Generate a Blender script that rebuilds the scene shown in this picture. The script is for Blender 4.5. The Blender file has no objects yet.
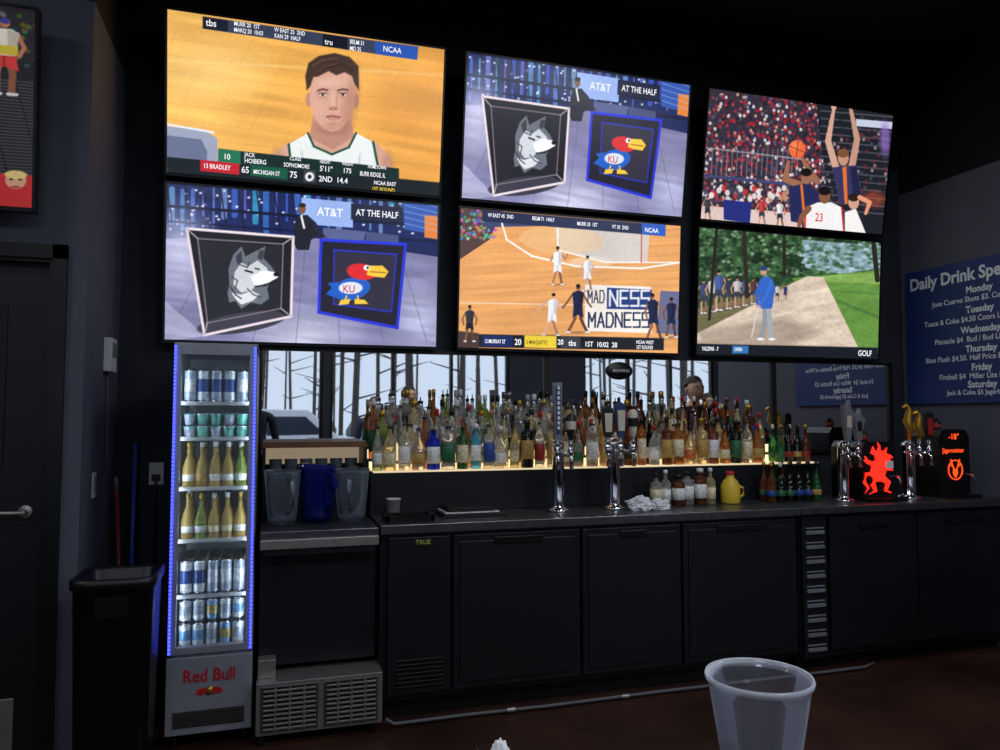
import bpy, math, random
import numpy as np
from mathutils import Vector, Matrix
random.seed(7); rng=np.random.RandomState(5)
sc=bpy.context.scene
sc.view_settings.view_transform='Standard'
COL=sc.collection
R=math.radians
# ------------------------------------------------------------------ materials
def lin(c):
    c=np.array(c[:3],float)/255.0
    return tuple(np.where(c<=0.04045,c/12.92,((c+0.055)/1.055)**2.4))
def setin(b,n,v):
    if n in b.inputs: b.inputs[n].default_value=v
def mat(name,rgb,rough=.5,metal=0,emi=0,ecol=None,trans=0,var=.12,scale=12,bump=0,ior=1.45,coat=0,spec=None):
    m=bpy.data.materials.new(name); m.use_nodes=True
    nt=m.node_tree; b=nt.nodes['Principled BSDF']
    c=lin(rgb)
    b.inputs['Base Color'].default_value=(*c,1)
    setin(b,'Roughness',rough); setin(b,'Metallic',metal); setin(b,'IOR',ior)
    setin(b,'Transmission Weight',trans); setin(b,'Coat Weight',coat)
    if spec is not None: setin(b,'Specular IOR Level',spec)
    if emi:
        setin(b,'Emission Color',(*lin(ecol or rgb),1)); setin(b,'Emission Strength',emi)
    if var and not trans:
        tc=nt.nodes.new('ShaderNodeTexCoord'); n=nt.nodes.new('ShaderNodeTexNoise')
        n.inputs['Scale'].default_value=scale; n.inputs['Detail'].default_value=5
        nt.links.new(tc.outputs['Object'],n.inputs['Vector'])
        r=nt.nodes.new('ShaderNodeValToRGB')
        r.color_ramp.elements[0].position=.3; r.color_ramp.elements[1].position=.7
        r.color_ramp.elements[0].color=(*[x*(1-var) for x in c],1)
        r.color_ramp.elements[1].color=(*[min(1,x*(1+var)) for x in c],1)
        nt.links.new(n.outputs['Fac'],r.inputs['Fac'])
        nt.links.new(r.outputs['Color'],b.inputs['Base Color'])
        if bump:
            bp=nt.nodes.new('ShaderNodeBump'); bp.inputs['Strength'].default_value=bump
            bp.inputs['Distance'].default_value=.01
            nt.links.new(n.outputs['Fac'],bp.inputs['Height']); nt.links.new(bp.outputs['Normal'],b.inputs['Normal'])
    return m
def glassy(name,rgb,fac=.25,rough=.08,tint=None):
    """thin clear plastic / glass sheet: tinted see-through with a glossy skin"""
    m=bpy.data.materials.new(name); m.use_nodes=True; nt=m.node_tree; b=nt.nodes['Principled BSDF']
    b.inputs['Base Color'].default_value=(*lin(rgb),1); b.inputs['Roughness'].default_value=rough
    t=nt.nodes.new('ShaderNodeBsdfTransparent'); t.inputs[0].default_value=(*lin(tint or [min(255,x*.35+165) for x in rgb]),1)
    lw=nt.nodes.new('ShaderNodeFresnel'); lw.inputs[0].default_value=1.45
    ad=nt.nodes.new('ShaderNodeMath'); ad.operation='ADD'; ad.inputs[1].default_value=fac; ad.use_clamp=True
    mx=nt.nodes.new('ShaderNodeMixShader'); o=nt.nodes['Material Output']
    nt.links.new(lw.outputs[0],ad.inputs[0]); nt.links.new(ad.outputs[0],mx.inputs[0])
    nt.links.new(t.outputs[0],mx.inputs[1]); nt.links.new(b.outputs[0],mx.inputs[2]); nt.links.new(mx.outputs[0],o.inputs[0])
    return m
def attrmat(name,strength,rough=.25):
    m=bpy.data.materials.new(name); m.use_nodes=True; nt=m.node_tree; b=nt.nodes['Principled BSDF']
    b.inputs['Base Color'].default_value=(.005,.005,.006,1); b.inputs['Roughness'].default_value=rough
    a=nt.nodes.new('ShaderNodeAttribute'); a.attribute_name='Col'
    nt.links.new(a.outputs['Color'],b.inputs['Emission Color']); b.inputs['Emission Strength'].default_value=strength
    return m
# ------------------------------------------------------------------ mesh builder
class MB:
    def __init__(s): s.v=[];s.f=[];s.m=[];s.sm=[];s.mats=[]
    def mi(s,mt):
        if mt not in s.mats: s.mats.append(mt)
        return s.mats.index(mt)
    def add(s,vs,fs,mt,smooth=False,M=None):
        o=len(s.v); i=s.mi(mt)
        for p in vs:
            p=Vector(p)
            if M is not None: p=M@p
            s.v.append(tuple(p))
        for f in fs: s.f.append([o+k for k in f]); s.m.append(i); s.sm.append(smooth)
    def box(s,x0,x1,y0,y1,z0,z1,mt,M=None):
        vs=[(x,y,z) for z in (z0,z1) for y in (y0,y1) for x in (x0,x1)]
        s.add(vs,[(0,2,3,1),(4,5,7,6),(0,1,5,4),(2,6,7,3),(0,4,6,2),(1,3,7,5)],mt,False,M)
    def lathe(s,prof,loc,mts,seg=16,M=None,sq=0,flat=1,smooth=True):
        T=Matrix.Translation(loc)
        if M is not None: T=T@M
        n=len(prof)
        vs=[]
        for r,z in prof:
            for k in range(seg):
                a=2*math.pi*(k+.5)/seg; c,sn=math.cos(a),math.sin(a)
                q=1
                if sq: q=(abs(c)**sq+abs(sn)**sq)**(-1/sq)
                vs.append((r*c*q,r*sn*q*flat,z))
        base=len(s.v)
        for p in vs: s.v.append(tuple(T@Vector(p)))
        for i in range(n-1):
            mt=mts[i] if isinstance(mts,(list,tuple)) else mts
            mi=s.mi(mt)
            for k in range(seg):
                k2=(k+1)%seg
                s.f.append([base+i*seg+k,base+i*seg+k2,base+(i+1)*seg+k2,base+(i+1)*seg+k]); s.m.append(mi); s.sm.append(smooth)
    def tube(s,pts,r,mt,seg=8,rad=None):
        pts=[Vector(p) for p in pts]; vs=[]; n=len(pts)
        for i,p in enumerate(pts):
            d=(pts[min(i+1,n-1)]-pts[max(i-1,0)]).normalized()
            up=Vector((0,0,1)) if abs(d.z)<.9 else Vector((1,0,0))
            a=d.cross(up).normalized(); b=d.cross(a)
            rr=rad[i] if rad else r
            for k in range(seg):
                t=2*math.pi*k/seg; vs.append(p+a*math.cos(t)*rr+b*math.sin(t)*rr)
        fs=[]
        for i in range(n-1):
            for k in range(seg):
                k2=(k+1)%seg; fs.append((i*seg+k,i*seg+k2,(i+1)*seg+k2,(i+1)*seg+k))
        fs.append(tuple(range(seg))[::-1]); fs.append(tuple(range((n-1)*seg,n*seg)))
        s.add(vs,fs,mt,True)
    def prism(s,poly,y0,y1,mt,M=None):
        n=len(poly); vs=[(x,y0,z) for x,z in poly]+[(x,y1,z) for x,z in poly]
        fs=[tuple(range(n)),tuple(range(n,2*n))[::-1]]+[(i,i+n,(i+1)%n+n,(i+1)%n) for i in range(n)]
        s.add(vs,fs,mt,False,M)
    def done(s,name,parent=None,bevel=0,loc=None):
        me=bpy.data.meshes.new(name); me.from_pydata(s.v,[],s.f)
        for m in s.mats: me.materials.append(m)
        me.polygons.foreach_set('material_index',s.m); me.polygons.foreach_set('use_smooth',s.sm); me.update()
        import bmesh
        bm=bmesh.new(); bm.from_mesh(me); bmesh.ops.recalc_face_normals(bm,faces=bm.faces); bm.to_mesh(me); bm.free()
        o=bpy.data.objects.new(name,me); COL.objects.link(o)
        if parent: o.parent=parent
        if loc: o.location=loc
        if bevel:
            b=o.modifiers.new('bev','BEVEL'); b.width=bevel; b.segments=2; b.limit_method='ANGLE'; b.angle_limit=R(50)
        return o
def empty(name,loc=(0,0,0)):
    e=bpy.data.objects.new(name,None); COL.objects.link(e); e.location=loc; e.empty_display_size=.1; return e
def text(body,size,loc,rot,mt,parent=None,name='lettering',align='LEFT',sx=1,ext=0,bold=.012):
    c=bpy.data.curves.new(name,'FONT'); c.body=body; c.size=size; c.align_x=align; c.align_y='CENTER'; c.resolution_u=3; c.extrude=ext; c.offset=bold*size
    o=bpy.data.objects.new(name,c); COL.objects.link(o); o.location=loc; o.rotation_euler=rot; o.scale=(sx,1,1)
    c.materials.append(mt)
    if parent: o.parent=parent
    return o
# ------------------------------------------------------------------ palette
M_wall=mat('paint_slate_grey',(84,86,99),.75,var=.06,scale=6,bump=.05)
M_wall2=mat('paint_dark_back',(38,40,49),.8,var=.1,scale=5)
M_blk=mat('paint_black_upper',(9,9,11),.85)
M_ceil=mat('ceiling_black',(8,8,9),.9)
M_floor=mat('floor_stained_concrete',(56,34,25),.42,var=.45,scale=2.2,bump=.15)
M_black=mat('black_laminate',(18,20,24),.42,var=.15,scale=30)
M_black2=mat('black_plastic',(13,13,16),.35)
M_vinyl=mat('black_vinyl_steel',(20,22,27),.38,var=.2,scale=8)
M_steel=mat('brushed_steel',(165,162,158),.4,.8,var=.1,scale=40)
M_dsteel=mat('worn_steel_top',(108,108,114),.32,.85,var=.2,scale=25)
M_chrome=mat('chrome',(225,225,230),.1,1,var=0)
M_brass=mat('brass_gold',(230,180,70),.3,.9,var=.1)
M_white=mat('white_plastic',(205,205,208),.5)
M_wood=mat('oak_ledge',(112,74,48),.45,var=.3,scale=9)
M_dwood=mat('dark_wood_frame',(24,18,16),.4,var=.3)
M_mirror=mat('mirror_silver',(238,240,242),.015,1,var=0)
M_led=mat('warm_led_acrylic',(255,230,185),.5,emi=1.3,ecol=(255,228,180),var=0)
M_led2=mat('dim_led_acrylic',(140,130,115),.5,emi=.24,ecol=(255,228,190),var=0)
M_ledtop=mat('warm_led_acrylic_top',(255,230,190),.4,emi=.6,ecol=(255,228,178),var=0)
M_blue=mat('blue_led',(30,40,255),.5,emi=6,ecol=(50,60,255),var=0)
M_wled=mat('white_led_tube',(255,255,255),.5,emi=14,ecol=(225,238,255),var=0)
M_pipe=mat('grey_pvc',(96,96,100),.6)
# ------------------------------------------------------------------ room
def slab(name,x0,x1,y0,y1,z0,z1,mt):
    b=MB(); b.box(x0,x1,y0,y1,z0,z1,mt); return b.done(name)
slab('floor',-4.2,9.2,-3.2,4.5,-.15,0,M_floor)
slab('ceiling',-4.2,9.2,-3.2,4.5,3.9,4.05,M_ceil)
def wall2(name,x0,x1,y0,y1,zc,m1=M_wall):
    b=MB(); b.box(x0,x1,y0,y1,0,zc,m1); b.box(x0,x1,y0,y1,zc,3.9,M_blk); return b.done(name)
wall2('wall_back',-.76,4.35,4.3,4.5,3.2,M_wall2)
wall2('wall_left_return',-.92,-.76,3.71,4.5,3.22)
b=MB(); 
b.box(-.885,-.76,3.55,3.71,0,3.22,M_wall); b.box(-4.2,-1.80,3.55,3.71,0,3.22,M_wall); b.box(-1.80,-.885,3.55,3.71,2.08,3.22,M_wall)
b.box(-4.2,-.76,3.55,3.71,3.22,3.9,M_blk); b.done('wall_left')
wall2('wall_right',4.35,4.5,1.9,4.5,3.02)
wall2('wall_right_front',4.5,9.2,1.9,2.05,3.2)
wall2('wall_side_right',9.2,9.35,-3.2,2.05,3.2)
wall2('wall_side_left',-4.35,-4.2,-3.2,3.71,3.2)
b=MB(); ops=[(-3.3,-.32),(-.21,.75),(.85,3.7),(5.0,7.5)]; px=-4.2
for a,c in ops+[(9.2,9.2)]:
    b.box(px,a,-3.2,-3.0,0,3.9,M_wall2); px=c
for a,c in ops: b.box(a,c,-3.2,-3.0,0,.9,M_wall2); b.box(a,c,-3.2,-3.0,2.75,3.9,M_wall2)
b.done('wall_rear')
for i,(a,c) in enumerate(ops):
    b=MB()
    for x in np.linspace(a,c-.05,2 if c-a<1.2 else 4): b.box(x,x+.05,-3.14,-3.06,.9,2.75,M_black2)
    b.box(a,c,-3.14,-3.06,.9,.95,M_black2); b.box(a,c,-3.14,-3.06,2.7,2.75,M_black2)
    b.done('window_%d'%(i+1))
b=MB(); b.box(-1.78,-.905,3.60,3.645,0.01,2.065,M_black)
b.box(-1.62,-1.06,3.592,3.60,1.2,1.9,M_black2); b.box(-1.70,-.99,3.594,3.60,.03,.26,M_steel)
b.lathe([(.0,0),(.028,0),(.028,.012),(.010,.014),(.010,.05),(0,.05)],(-.97,3.60,1.02),M_steel,12,Matrix.Rotation(R(90),4,'X'))
b.tube([(-.97,3.55,1.02),(-1.10,3.55,1.02)],.009,M_steel)
b.done('door_1',bevel=.003)
b=MB(); b.box(-.885,-.83,3.53,3.55,0,2.14,M_black2); b.box(-1.86,-1.80,3.53,3.55,0,2.14,M_black2); b.box(-1.86,-.83,3.53,3.55,2.08,2.14,M_black2)
b.box(-.90,-.885,3.55,3.70,0,2.08,M_black2); b.box(-1.80,-1.785,3.55,3.70,0,2.08,M_black2); b.box(-1.785,-.9,3.55,3.70,2.066,2.08,M_black2); b.done('trim_1')
# exterior
M_ground=mat('pale_asphalt',(205,207,212),.9,var=.2,scale=.6)
slab('ground_outside',-40,50,-60,-3.3,-.25,-.15,M_ground)
M_bark=mat('pine_bark',(78,70,66),.9,var=.3); M_leaf=mat('pine_needles',(104,116,112),.9,var=.3,scale=3)
b=MB()
for i in range(115):
    x=random.uniform(-16,44); y=random.uniform(-38,-16); h=random.uniform(11,16); r=random.uniform(.06,.13)
    lean=random.uniform(-.5,.5)
    b.tube([(x,y,-.2),(x+lean*.5,y,h*.5),(x+lean,y,h)],r,M_bark,6,[r,r*.75,r*.3])
    for k in range(7):
        z=h*random.uniform(.08,.95); a=random.uniform(0,6.28); L=random.uniform(.8,2)
        p=Vector((x+lean*z/h,y,z)); q=p+Vector((math.cos(a)*L,math.sin(a)*L,L*.25))
        b.tube([p,q],.03,M_bark,4,[.04,.012])
for i in range(40):
    x=-14+i*1.5+random.uniform(-.5,.5); hh=random.uniform(1.0,2.0)
    b.lathe([(0,hh),(.5,hh*.8),(.9,hh*.35),(.8,0),(0,0)],(x,-44,-.15),M_leaf,9,smooth=True)
b.done('pine_trees')
def car(name,x,y,rgb,rot=0):
    body=mat(name+'_paint',rgb,.25,coat=.5,var=0); win=mat(name+'_windows',(60,68,80),.1,var=0); ty=mat(name+'_tyre',(15,15,16),.8)
    b=MB()
    prof=[(-2.2,.35),(-2.25,.75),(-2.1,1.0),(-1.75,1.08),(-1.3,1.6),(-.9,1.72),(.5,1.7),(1.15,1.12),(2.0,.98),(2.25,.75),(2.25,.35)]
    b.prism(prof,-.88,.88,body)
    b.prism([(-1.6,1.12),(-1.22,1.52),(-.45,1.56),(-.45,1.12)],-.89,.89,win); b.prism([(-.38,1.12),(-.38,1.56),(.45,1.56),(.90,1.14)],-.89,.89,win)
    for wx in (-1.4,1.4):
        for wy in (-.92,.72):
            b.lathe([(0,0),(.22,0),(.34,.02),(.34,.18),(.22,.2),(0,.2)],(wx,wy+.2,.34),ty,18,Matrix.Rotation(R(90),4,'X'))
            b.lathe([(0,0),(.2,0),(.2,.215),(0,.215)],(wx,wy+.205,.34),M_steel,12,Matrix.Rotation(R(90),4,'X'))
    b.box(2.2,2.27,-.75,-.45,.72,.86,M_white); b.box(2.2,2.27,.45,.75,.72,.86,M_white)
    o=b.done(name,bevel=.03); o.location=(x,y,-.15); o.rotation_euler=(0,0,rot); return o
car('parked_car',.3,-9.5,(244,246,250)); car('parked_car',4.9,-9.3,(240,243,246),R(180)); car('parked_car',10.6,-9.0,(120,150,185))
w=bpy.data.worlds.new('overcast'); sc.world=w; w.use_nodes=True
bg=w.node_tree.nodes['Background']; bg.inputs[0].default_value=(.70,.82,1,1); bg.inputs[1].default_value=1.0
# ------------------------------------------------------------------ screen artwork (flat pictures, colour attribute)
def homog(q):
    A=[];B=[]
    for (u,v),(x,y) in zip([(0,0),(1,0),(1,1),(0,1)],q):
        A.append([u,v,1,0,0,0,-u*x,-v*x]);B.append(x); A.append([0,0,0,u,v,1,-u*y,-v*y]);B.append(y)
    h=np.linalg.solve(np.array(A,float),np.array(B,float)); return np.append(h,1).reshape(3,3)
class Art:
    def __init__(s,quad,base,W=440,H=248):
        s.Hm=homog(quad); s.Hi=np.linalg.inv(s.Hm); s.W=W; s.H=H
        u,v=np.meshgrid(np.linspace(0,1,W),np.linspace(0,1,H)); s.u=u; s.v=v
        d=s.Hm[2,0]*u+s.Hm[2,1]*v+1
        s.X=(s.Hm[0,0]*u+s.Hm[0,1]*v+s.Hm[0,2])/d; s.Y=(s.Hm[1,0]*u+s.Hm[1,1]*v+s.Hm[1,2])/d
        s.c=np.zeros((H,W,3))+np.array(base,float)
    def uv(s,x,y):
        p=s.Hi@np.array([x,y,1.0]); return p[0]/p[2],p[1]/p[2]
    def put(s,m,col,a=1):
        m=(m*a)[...,None]; s.c=s.c*(1-m)+np.array(col,float)*m
    def ell(s,cx,cy,rx,ry,col,rot=0,soft=.8,a=1):
        dx=s.X-cx; dy=s.Y-cy; c,n=math.cos(R(rot)),math.sin(R(rot))
        x=dx*c+dy*n; y=-dx*n+dy*c
        d=np.sqrt((x/rx)**2+(y/ry)**2); s.put(np.clip((1-d)*min(rx,ry)/soft+.5,0,1),col,a)
    def dist(s,x0,y0,x1,y1):
        dx,dy=x1-x0,y1-y0; L=dx*dx+dy*dy+1e-9
        t=np.clip(((s.X-x0)*dx+(s.Y-y0)*dy)/L,0,1)
        return np.hypot(s.X-x0-t*dx,s.Y-y0-t*dy)
    def line(s,x0,y0,x1,y1,w,col,a=1,soft=.8):
        s.put(np.clip((w/2-s.dist(x0,y0,x1,y1))/soft+.5,0,1),col,a)
    def path(s,pts,w,col,a=1,close=False):
        p=list(pts)+([pts[0]] if close else [])
        for i in range(len(p)-1): s.line(*p[i],*p[i+1],w,col,a)
    def poly(s,pts,col,a=1,soft=.8):
        ins=np.zeros(s.X.shape,bool); dm=np.full(s.X.shape,1e9); n=len(pts)
        for i in range(n):
            x0,y0=pts[i]; x1,y1=pts[(i+1)%n]
            c=((y0>s.Y)!=(y1>s.Y)); 
            if y1!=y0: ins^=c&(s.X<(x1-x0)*(s.Y-y0)/(y1-y0)+x0)
            dm=np.minimum(dm,s.dist(x0,y0,x1,y1))
        s.put(np.clip(np.where(ins,dm,-dm)/soft+.5,0,1),col,a)
    def noise(s,sx,sy,amp,rot=0):
        c,n=math.cos(R(rot)),math.sin(R(rot)); x=(s.X*c+s.Y*n)/sx+500; y=(-s.X*n+s.Y*c)/sy+500
        g=rng.rand(64,64); xi=np.floor(x).astype(int); yi=np.floor(y).astype(int); fx=x-xi; fy=y-yi
        fx=fx*fx*(3-2*fx); fy=fy*fy*(3-2*fy)
        G=lambda a,b:g[a%64,b%64]
        v=(G(xi,yi)*(1-fx)+G(xi+1,yi)*fx)*(1-fy)+(G(xi,yi+1)*(1-fx)+G(xi+1,yi+1)*fx)*fy
        s.c=s.c*(1+(v-.5)[...,None]*amp)
    def limb(s,pts,ws,col):
        """tapering limb"""
        for i in range(len(pts)-1):
            (x0,y0),(x1,y1)=pts[i],pts[i+1]; n=5
            for k in range(n):
                a,b=k/n,(k+1)/n; s.line(x0+(x1-x0)*a,y0+(y1-y0)*a,x0+(x1-x0)*b,y0+(y1-y0)*b,ws[i]+(ws[i+1]-ws[i])*(a+b)/2,col)
    def person(s,x,y,h,shirt,shorts,skin,hair=(30,22,20),lean=0,arms=None,legs=.12):
        hx=x+lean*h
        dk=lambda c:tuple(k*.72 for k in c)
        s.ell(x,y+.01*h,.16*h,.025*h,(60,40,30),a=.4,soft=2)
        s.path([(x-legs*h,y),(x-.06*h,y-.27*h),(hx*.4+x*.6-.03*h,y-.5*h)],.06*h,skin); s.path([(x+legs*h,y),(x+.07*h,y-.26*h),(hx*.4+x*.6+.03*h,y-.5*h)],.06*h,dk(skin))
        s.line(x-legs*h-.02*h,y,x-legs*h+.03*h,y,.04*h,(220,220,225)); s.line(x+legs*h-.02*h,y,x+legs*h+.04*h,y,.04*h,(220,220,225))
        mx=x*.55+hx*.45; tx=x*.15+hx*.85
        s.poly([(mx-.11*h,y-.3*h),(mx-.09*h,y-.53*h),(mx+.09*h,y-.53*h),(mx+.12*h,y-.3*h),(mx,y-.36*h)],shorts); s.line(mx,y-.36*h,mx,y-.5*h,.02*h,dk(shorts))
        for (ax,ay),(bx,by) in (arms or [((-.2,-.6),(-.16,-.45)),((.2,-.6),(.17,-.45))]):
            sgn=-1 if ax<0 else 1
            s.path([(tx+sgn*.1*h,y-.8*h),(x+ax*h,y+ay*h),(x+bx*h,y+by*h)],.04*h,skin)
        s.poly([(mx-.09*h,y-.5*h),(tx-.12*h,y-.8*h),(tx-.04*h,y-.85*h),(tx+.05*h,y-.85*h),(tx+.12*h,y-.8*h),(mx+.09*h,y-.5*h)],shirt)
        s.poly([(tx+.02*h,y-.84*h),(tx+.12*h,y-.8*h),(mx+.09*h,y-.5*h),(mx+.03*h,y-.5*h)],dk(shirt),a=.6)
        s.ell(hx,y-.92*h,.042*h,.06*h,skin); s.ell(hx,y-.95*h,.045*h,.04*h,hair)
TW,TH=1.432,.806
M_frame=mat('tv_bezel',(7,7,9),.3,var=0)
M_scr=attrmat('tv_screen',1.15)
TX={k:mat('tv_text_'+k,c,.5,emi=1.0,ecol=c,var=0) for k,c in dict(white=(240,240,245),red=(200,30,40),blue=(60,120,225),yellow=(235,200,60),black=(10,10,15),navy=(24,40,90),grey=(140,150,160)).items()}
def television(x,y,z,tilt,art,texts=()):
    art.noise(1.6,1.6,.05); art.noise(30,30,.06)
    b=MB(); e=.011
    b.box(-e,TW+e,.004,.05,-e-.006,TH+e,M_frame); b.box(.2,TW-.2,.05,.075,.12,TH-.15,M_frame)
    for s in ((-e,0,-e,TH+e),(TW,TW+e,-e,TH+e)): b.box(s[0],s[1],-.004,.004,s[2],s[3],M_frame)
    b.box(0,TW,-.004,.004,TH,TH+e,M_frame); b.box(0,TW,-.004,.004,-e-.006,0,M_frame)
    o=b.done('television'); o.location=(x,y,z); o.rotation_euler=(tilt,0,0)
    W,H=art.W,art.H
    me=bpy.data.meshes.new('screen_picture')
    co=np.stack([art.u*TW,np.zeros_like(art.u),(1-art.v)*TH],-1).reshape(-1,3)
    i=np.arange(W*H).reshape(H,W)
    q=np.stack([i[1:,:-1],i[1:,1:],i[:-1,1:],i[:-1,:-1]],-1).reshape(-1,4)
    me.vertices.add(len(co)); me.vertices.foreach_set('co',co.ravel())
    me.loops.add(q.size); me.loops.foreach_set('vertex_index',q.ravel().astype(np.int32))
    me.polygons.add(len(q)); me.polygons.foreach_set('loop_start',np.arange(0,q.size,4,dtype=np.int32))
    try: me.polygons.foreach_set('loop_total',np.full(len(q),4,dtype=np.int32))
    except Exception: pass
    me.update(calc_edges=True)
    ca=me.color_attributes.new('Col','FLOAT_COLOR','POINT')
    c=np.clip(art.c,0,255)/255; c=np.where(c<=.04045,c/12.92,((c+.055)/1.055)**2.4)
    ca.data.foreach_set('color',np.concatenate([c,np.ones((H,W,1))],-1).astype(np.float32).ravel())
    me.materials.append(M_scr)
    so=bpy.data.objects.new('screen_picture',me); COL.objects.link(so); so.parent=o
    for (tx,ty,body,hpx,col,*r) in texts:
        u,v=art.uv(tx,ty); u2,v2=art.uv(tx,ty+hpx)
        size=abs(v2-v)*TH*1.3
        text(body,size,(u*TW,-.0012,(1-v)*TH),(R(90),R(-r[1]) if len(r)>1 else 0,0),TX[col],o,'caption',sx=(r[0] if r else 1)*.86)
    return o
# --- player close-up
A1=Art([(166,10),(441,50),(437,194),(166,170)],(228,166,80))
A1.put(np.clip((300-A1.X)/170,0,1),(242,196,108),.7); A1.put(np.clip((A1.X-350)/90,0,1),(214,146,64),.7)
A1.noise(70,6,.14,10); A1.noise(90,14,.12,6)
for k in range(12): A1.line(150,20+k*16,450,62+k*15,1,(190,126,60),.25)
for k in range(9): A1.line(150+k*40,0,60+k*40,190,1,(180,120,60),.14)
A1.line(166,60,441,75,3,(245,215,150),.3); A1.ell(215,70,40,22,(248,212,136),soft=30,a=.5); A1.ell(400,110,30,30,(206,134,54),soft=30,a=.4)
A1.poly([(160,124),(205,130),(216,137),(217,175),(160,165)],(150,158,180)); A1.poly([(160,133),(200,138),(206,150),(205,170),(160,165)],(100,110,140)); A1.line(166,123,212,131,2,(225,228,240))
sk=(210,162,142)
A1.poly([(268,175),(272,153),(285,142),(308,133),(352,133),(374,141),(387,155),(393,182)],sk)
A1.ell(276,160,7,14,(180,130,110),soft=5,a=.6); A1.ell(386,165,6,14,(175,125,105),soft=5,a=.6)
A1.poly([(312,112),(348,112),(352,136),(331,148),(307,136)],(186,136,116))
A1.ell(331,126,17,8,(160,112,94),soft=5,a=.7)
A1.poly([(288,175),(287,143),(306,132),(312,145),(330,153),(347,146),(354,132),(371,141),(378,180)],(230,234,235))
A1.line(300,150,303,172,2,(190,196,200),.7); A1.line(358,152,356,176,2,(190,196,200),.7)
A1.path([(306,132),(312,145),(330,153),(347,146),(354,132)],2.2,(25,80,60)); A1.path([(287,143),(289,160)],2.5,(25,80,60)); A1.path([(371,141),(377,170)],2.5,(25,80,60))
A1.ell(306.5,99,3,7,(190,135,115)); A1.ell(353.5,100,3,7,(175,120,100))
A1.poly([(307,80),(308.5,104),(313,118),(321,127.5),(330,131),(339,128),(347,118),(352,104),(354,80),(345,64),(318,62)],sk,soft=1.5)
A1.ell(348,104,7,24,(164,114,94),rot=10,soft=8,a=.6); A1.ell(316,107,6,7,(228,168,150),soft=6,a=.5); A1.ell(344,108,4,6,(200,140,122),soft=5,a=.5); A1.ell(330,126,9,3.5,(186,136,116),soft=4,a=.6); A1.ell(327,82,12,4,(230,188,170),soft=5,a=.5)
A1.poly([(304.5,90),(303,76),(306,63),(316,56),(332,53),(347,57),(356,66),(356.5,90),(352.5,84),(349.5,76),(342,72),(334,75),(326,71),(316,76),(311,77),(308,86)],(66,48,40),soft=1.6)
A1.path([(310,66),(320,60),(334,58)],2,(98,76,64),.6); A1.path([(326,68),(338,64),(350,70)],2,(42,30,26),.6); A1.path([(312,74),(322,66),(334,64)],1.2,(90,68,58),.6)
for ex in (320.5,340.5):
    A1.ell(ex,92,6.5,4,(178,130,114),soft=3,a=.55); A1.path([(ex-5,90),(ex,88.6),(ex+5,89.6)],1.5,(84,60,50)); A1.ell(ex,94,3.4,1.3,(214,202,196)); A1.ell(ex,94,1.5,1.4,(50,42,42)); A1.line(ex-3.8,92.8,ex+3.8,92.8,.8,(84,54,46)); A1.ell(ex,97,4.5,1.4,(186,138,122),soft=1.5,a=.6)
A1.ell(331,100,2.4,8,(224,178,160),soft=2.5,a=.6); A1.line(334,96,335,106,1.6,(180,128,108),.6); A1.ell(331,107.5,4.2,1.8,(184,126,108),soft=1.6); A1.ell(328.6,108.4,.9,.6,(110,66,56)); A1.ell(333.8,108.5,.9,.6,(110,66,56))
A1.path([(324.5,115.6),(330,114.6),(338,116)],1.6,(168,96,90)); A1.line(325,116.3,338,116.6,.7,(110,60,58)); A1.path([(326.5,118.2),(331,119),(336.5,118.2)],1.5,(196,124,114)); A1.ell(331,122.5,6,1.3,(182,134,116),soft=1.5,a=.7)
A1.poly([(201,17),(415,47),(414,60),(201,29)],(52,60,84)); A1.poly([(201,17),(226,21),(226,32),(201,29)],(20,24,40)); A1.poly([(372,42),(415,47),(414,60),(372,54)],(35,80,170)); A1.poly([(320,34),(345,38),(345,50),(320,46)],(18,20,34))
A1.poly([(166,155),(438,181),(438,196),(166,172)],(22,30,34)); A1.poly([(217,147),(397,167),(397,179),(217,160)],(18,42,38)); A1.poly([(217,147),(239,149.5),(239,163),(217,160)],(34,110,80))
A1.poly([(199,158),(238,162),(238,173),(199,169)],(190,32,45)); A1.poly([(249,163),(286,167),(286,178),(249,174)],(20,84,62)); A1.poly([(302,168),(314,169),(314,181),(302,180)],(60,60,65)); A1.ell(308,175,4.5,4.5,(220,220,225)); A1.ell(308,175,2,2,(30,30,40)); A1.line(166,172,438,195,1.2,(190,190,195),.6)
t1=[(204,23,'tbs',7.5,'white'),(232,24,'MURR 20  1ST',4.6,'white',.8),(232,30,'MARQ 20  10:03',4.6,'white',.8),(272,30,'W EAST 25  2ND',4.6,'white',.8),(272,36,'KAN 29  HALF',4.6,'white',.8),(322,42,'tru',6,'white'),(347,42,'BELM 31',4.6,'white',.8),(347,48.5,'MD 35',4.6,'white',.8),(380,49,'NCAA',6,'white'),
(222,155,'10',6,'white'),(243,153,'JACK',4.4,'white',.9),(243,159,'HOIBERG',5,'white',.9),(288,157,'CLASS',3.6,'white'),(282,163,'SOPHOMORE',4.4,'white',.85),(318,160,'HEIGHT',3.6,'white',.75),(318,167,'5\'11"',5.6,'white'),(340,162,'WEIGHT',3.6,'white',.75),(341,169,'175',5.2,'white'),(366,165,'HOMETOWN',3.6,'white',.75),(358,172,'BURR RIDGE, IL',4.8,'white',.7),
(202,164,'13 BRADLEY',5,'white',.85),(240,168,'65',6.8,'white'),(252,170,'MICHIGAN ST',4.6,'white',.8),(288,173,'75',6.8,'white'),(317,177,'2ND  14.4',6,'white'),(372,181,'NCAA EAST',4.2,'white',.9),(370,187,'1ST ROUND',4.2,'yellow',.9)]
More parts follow.
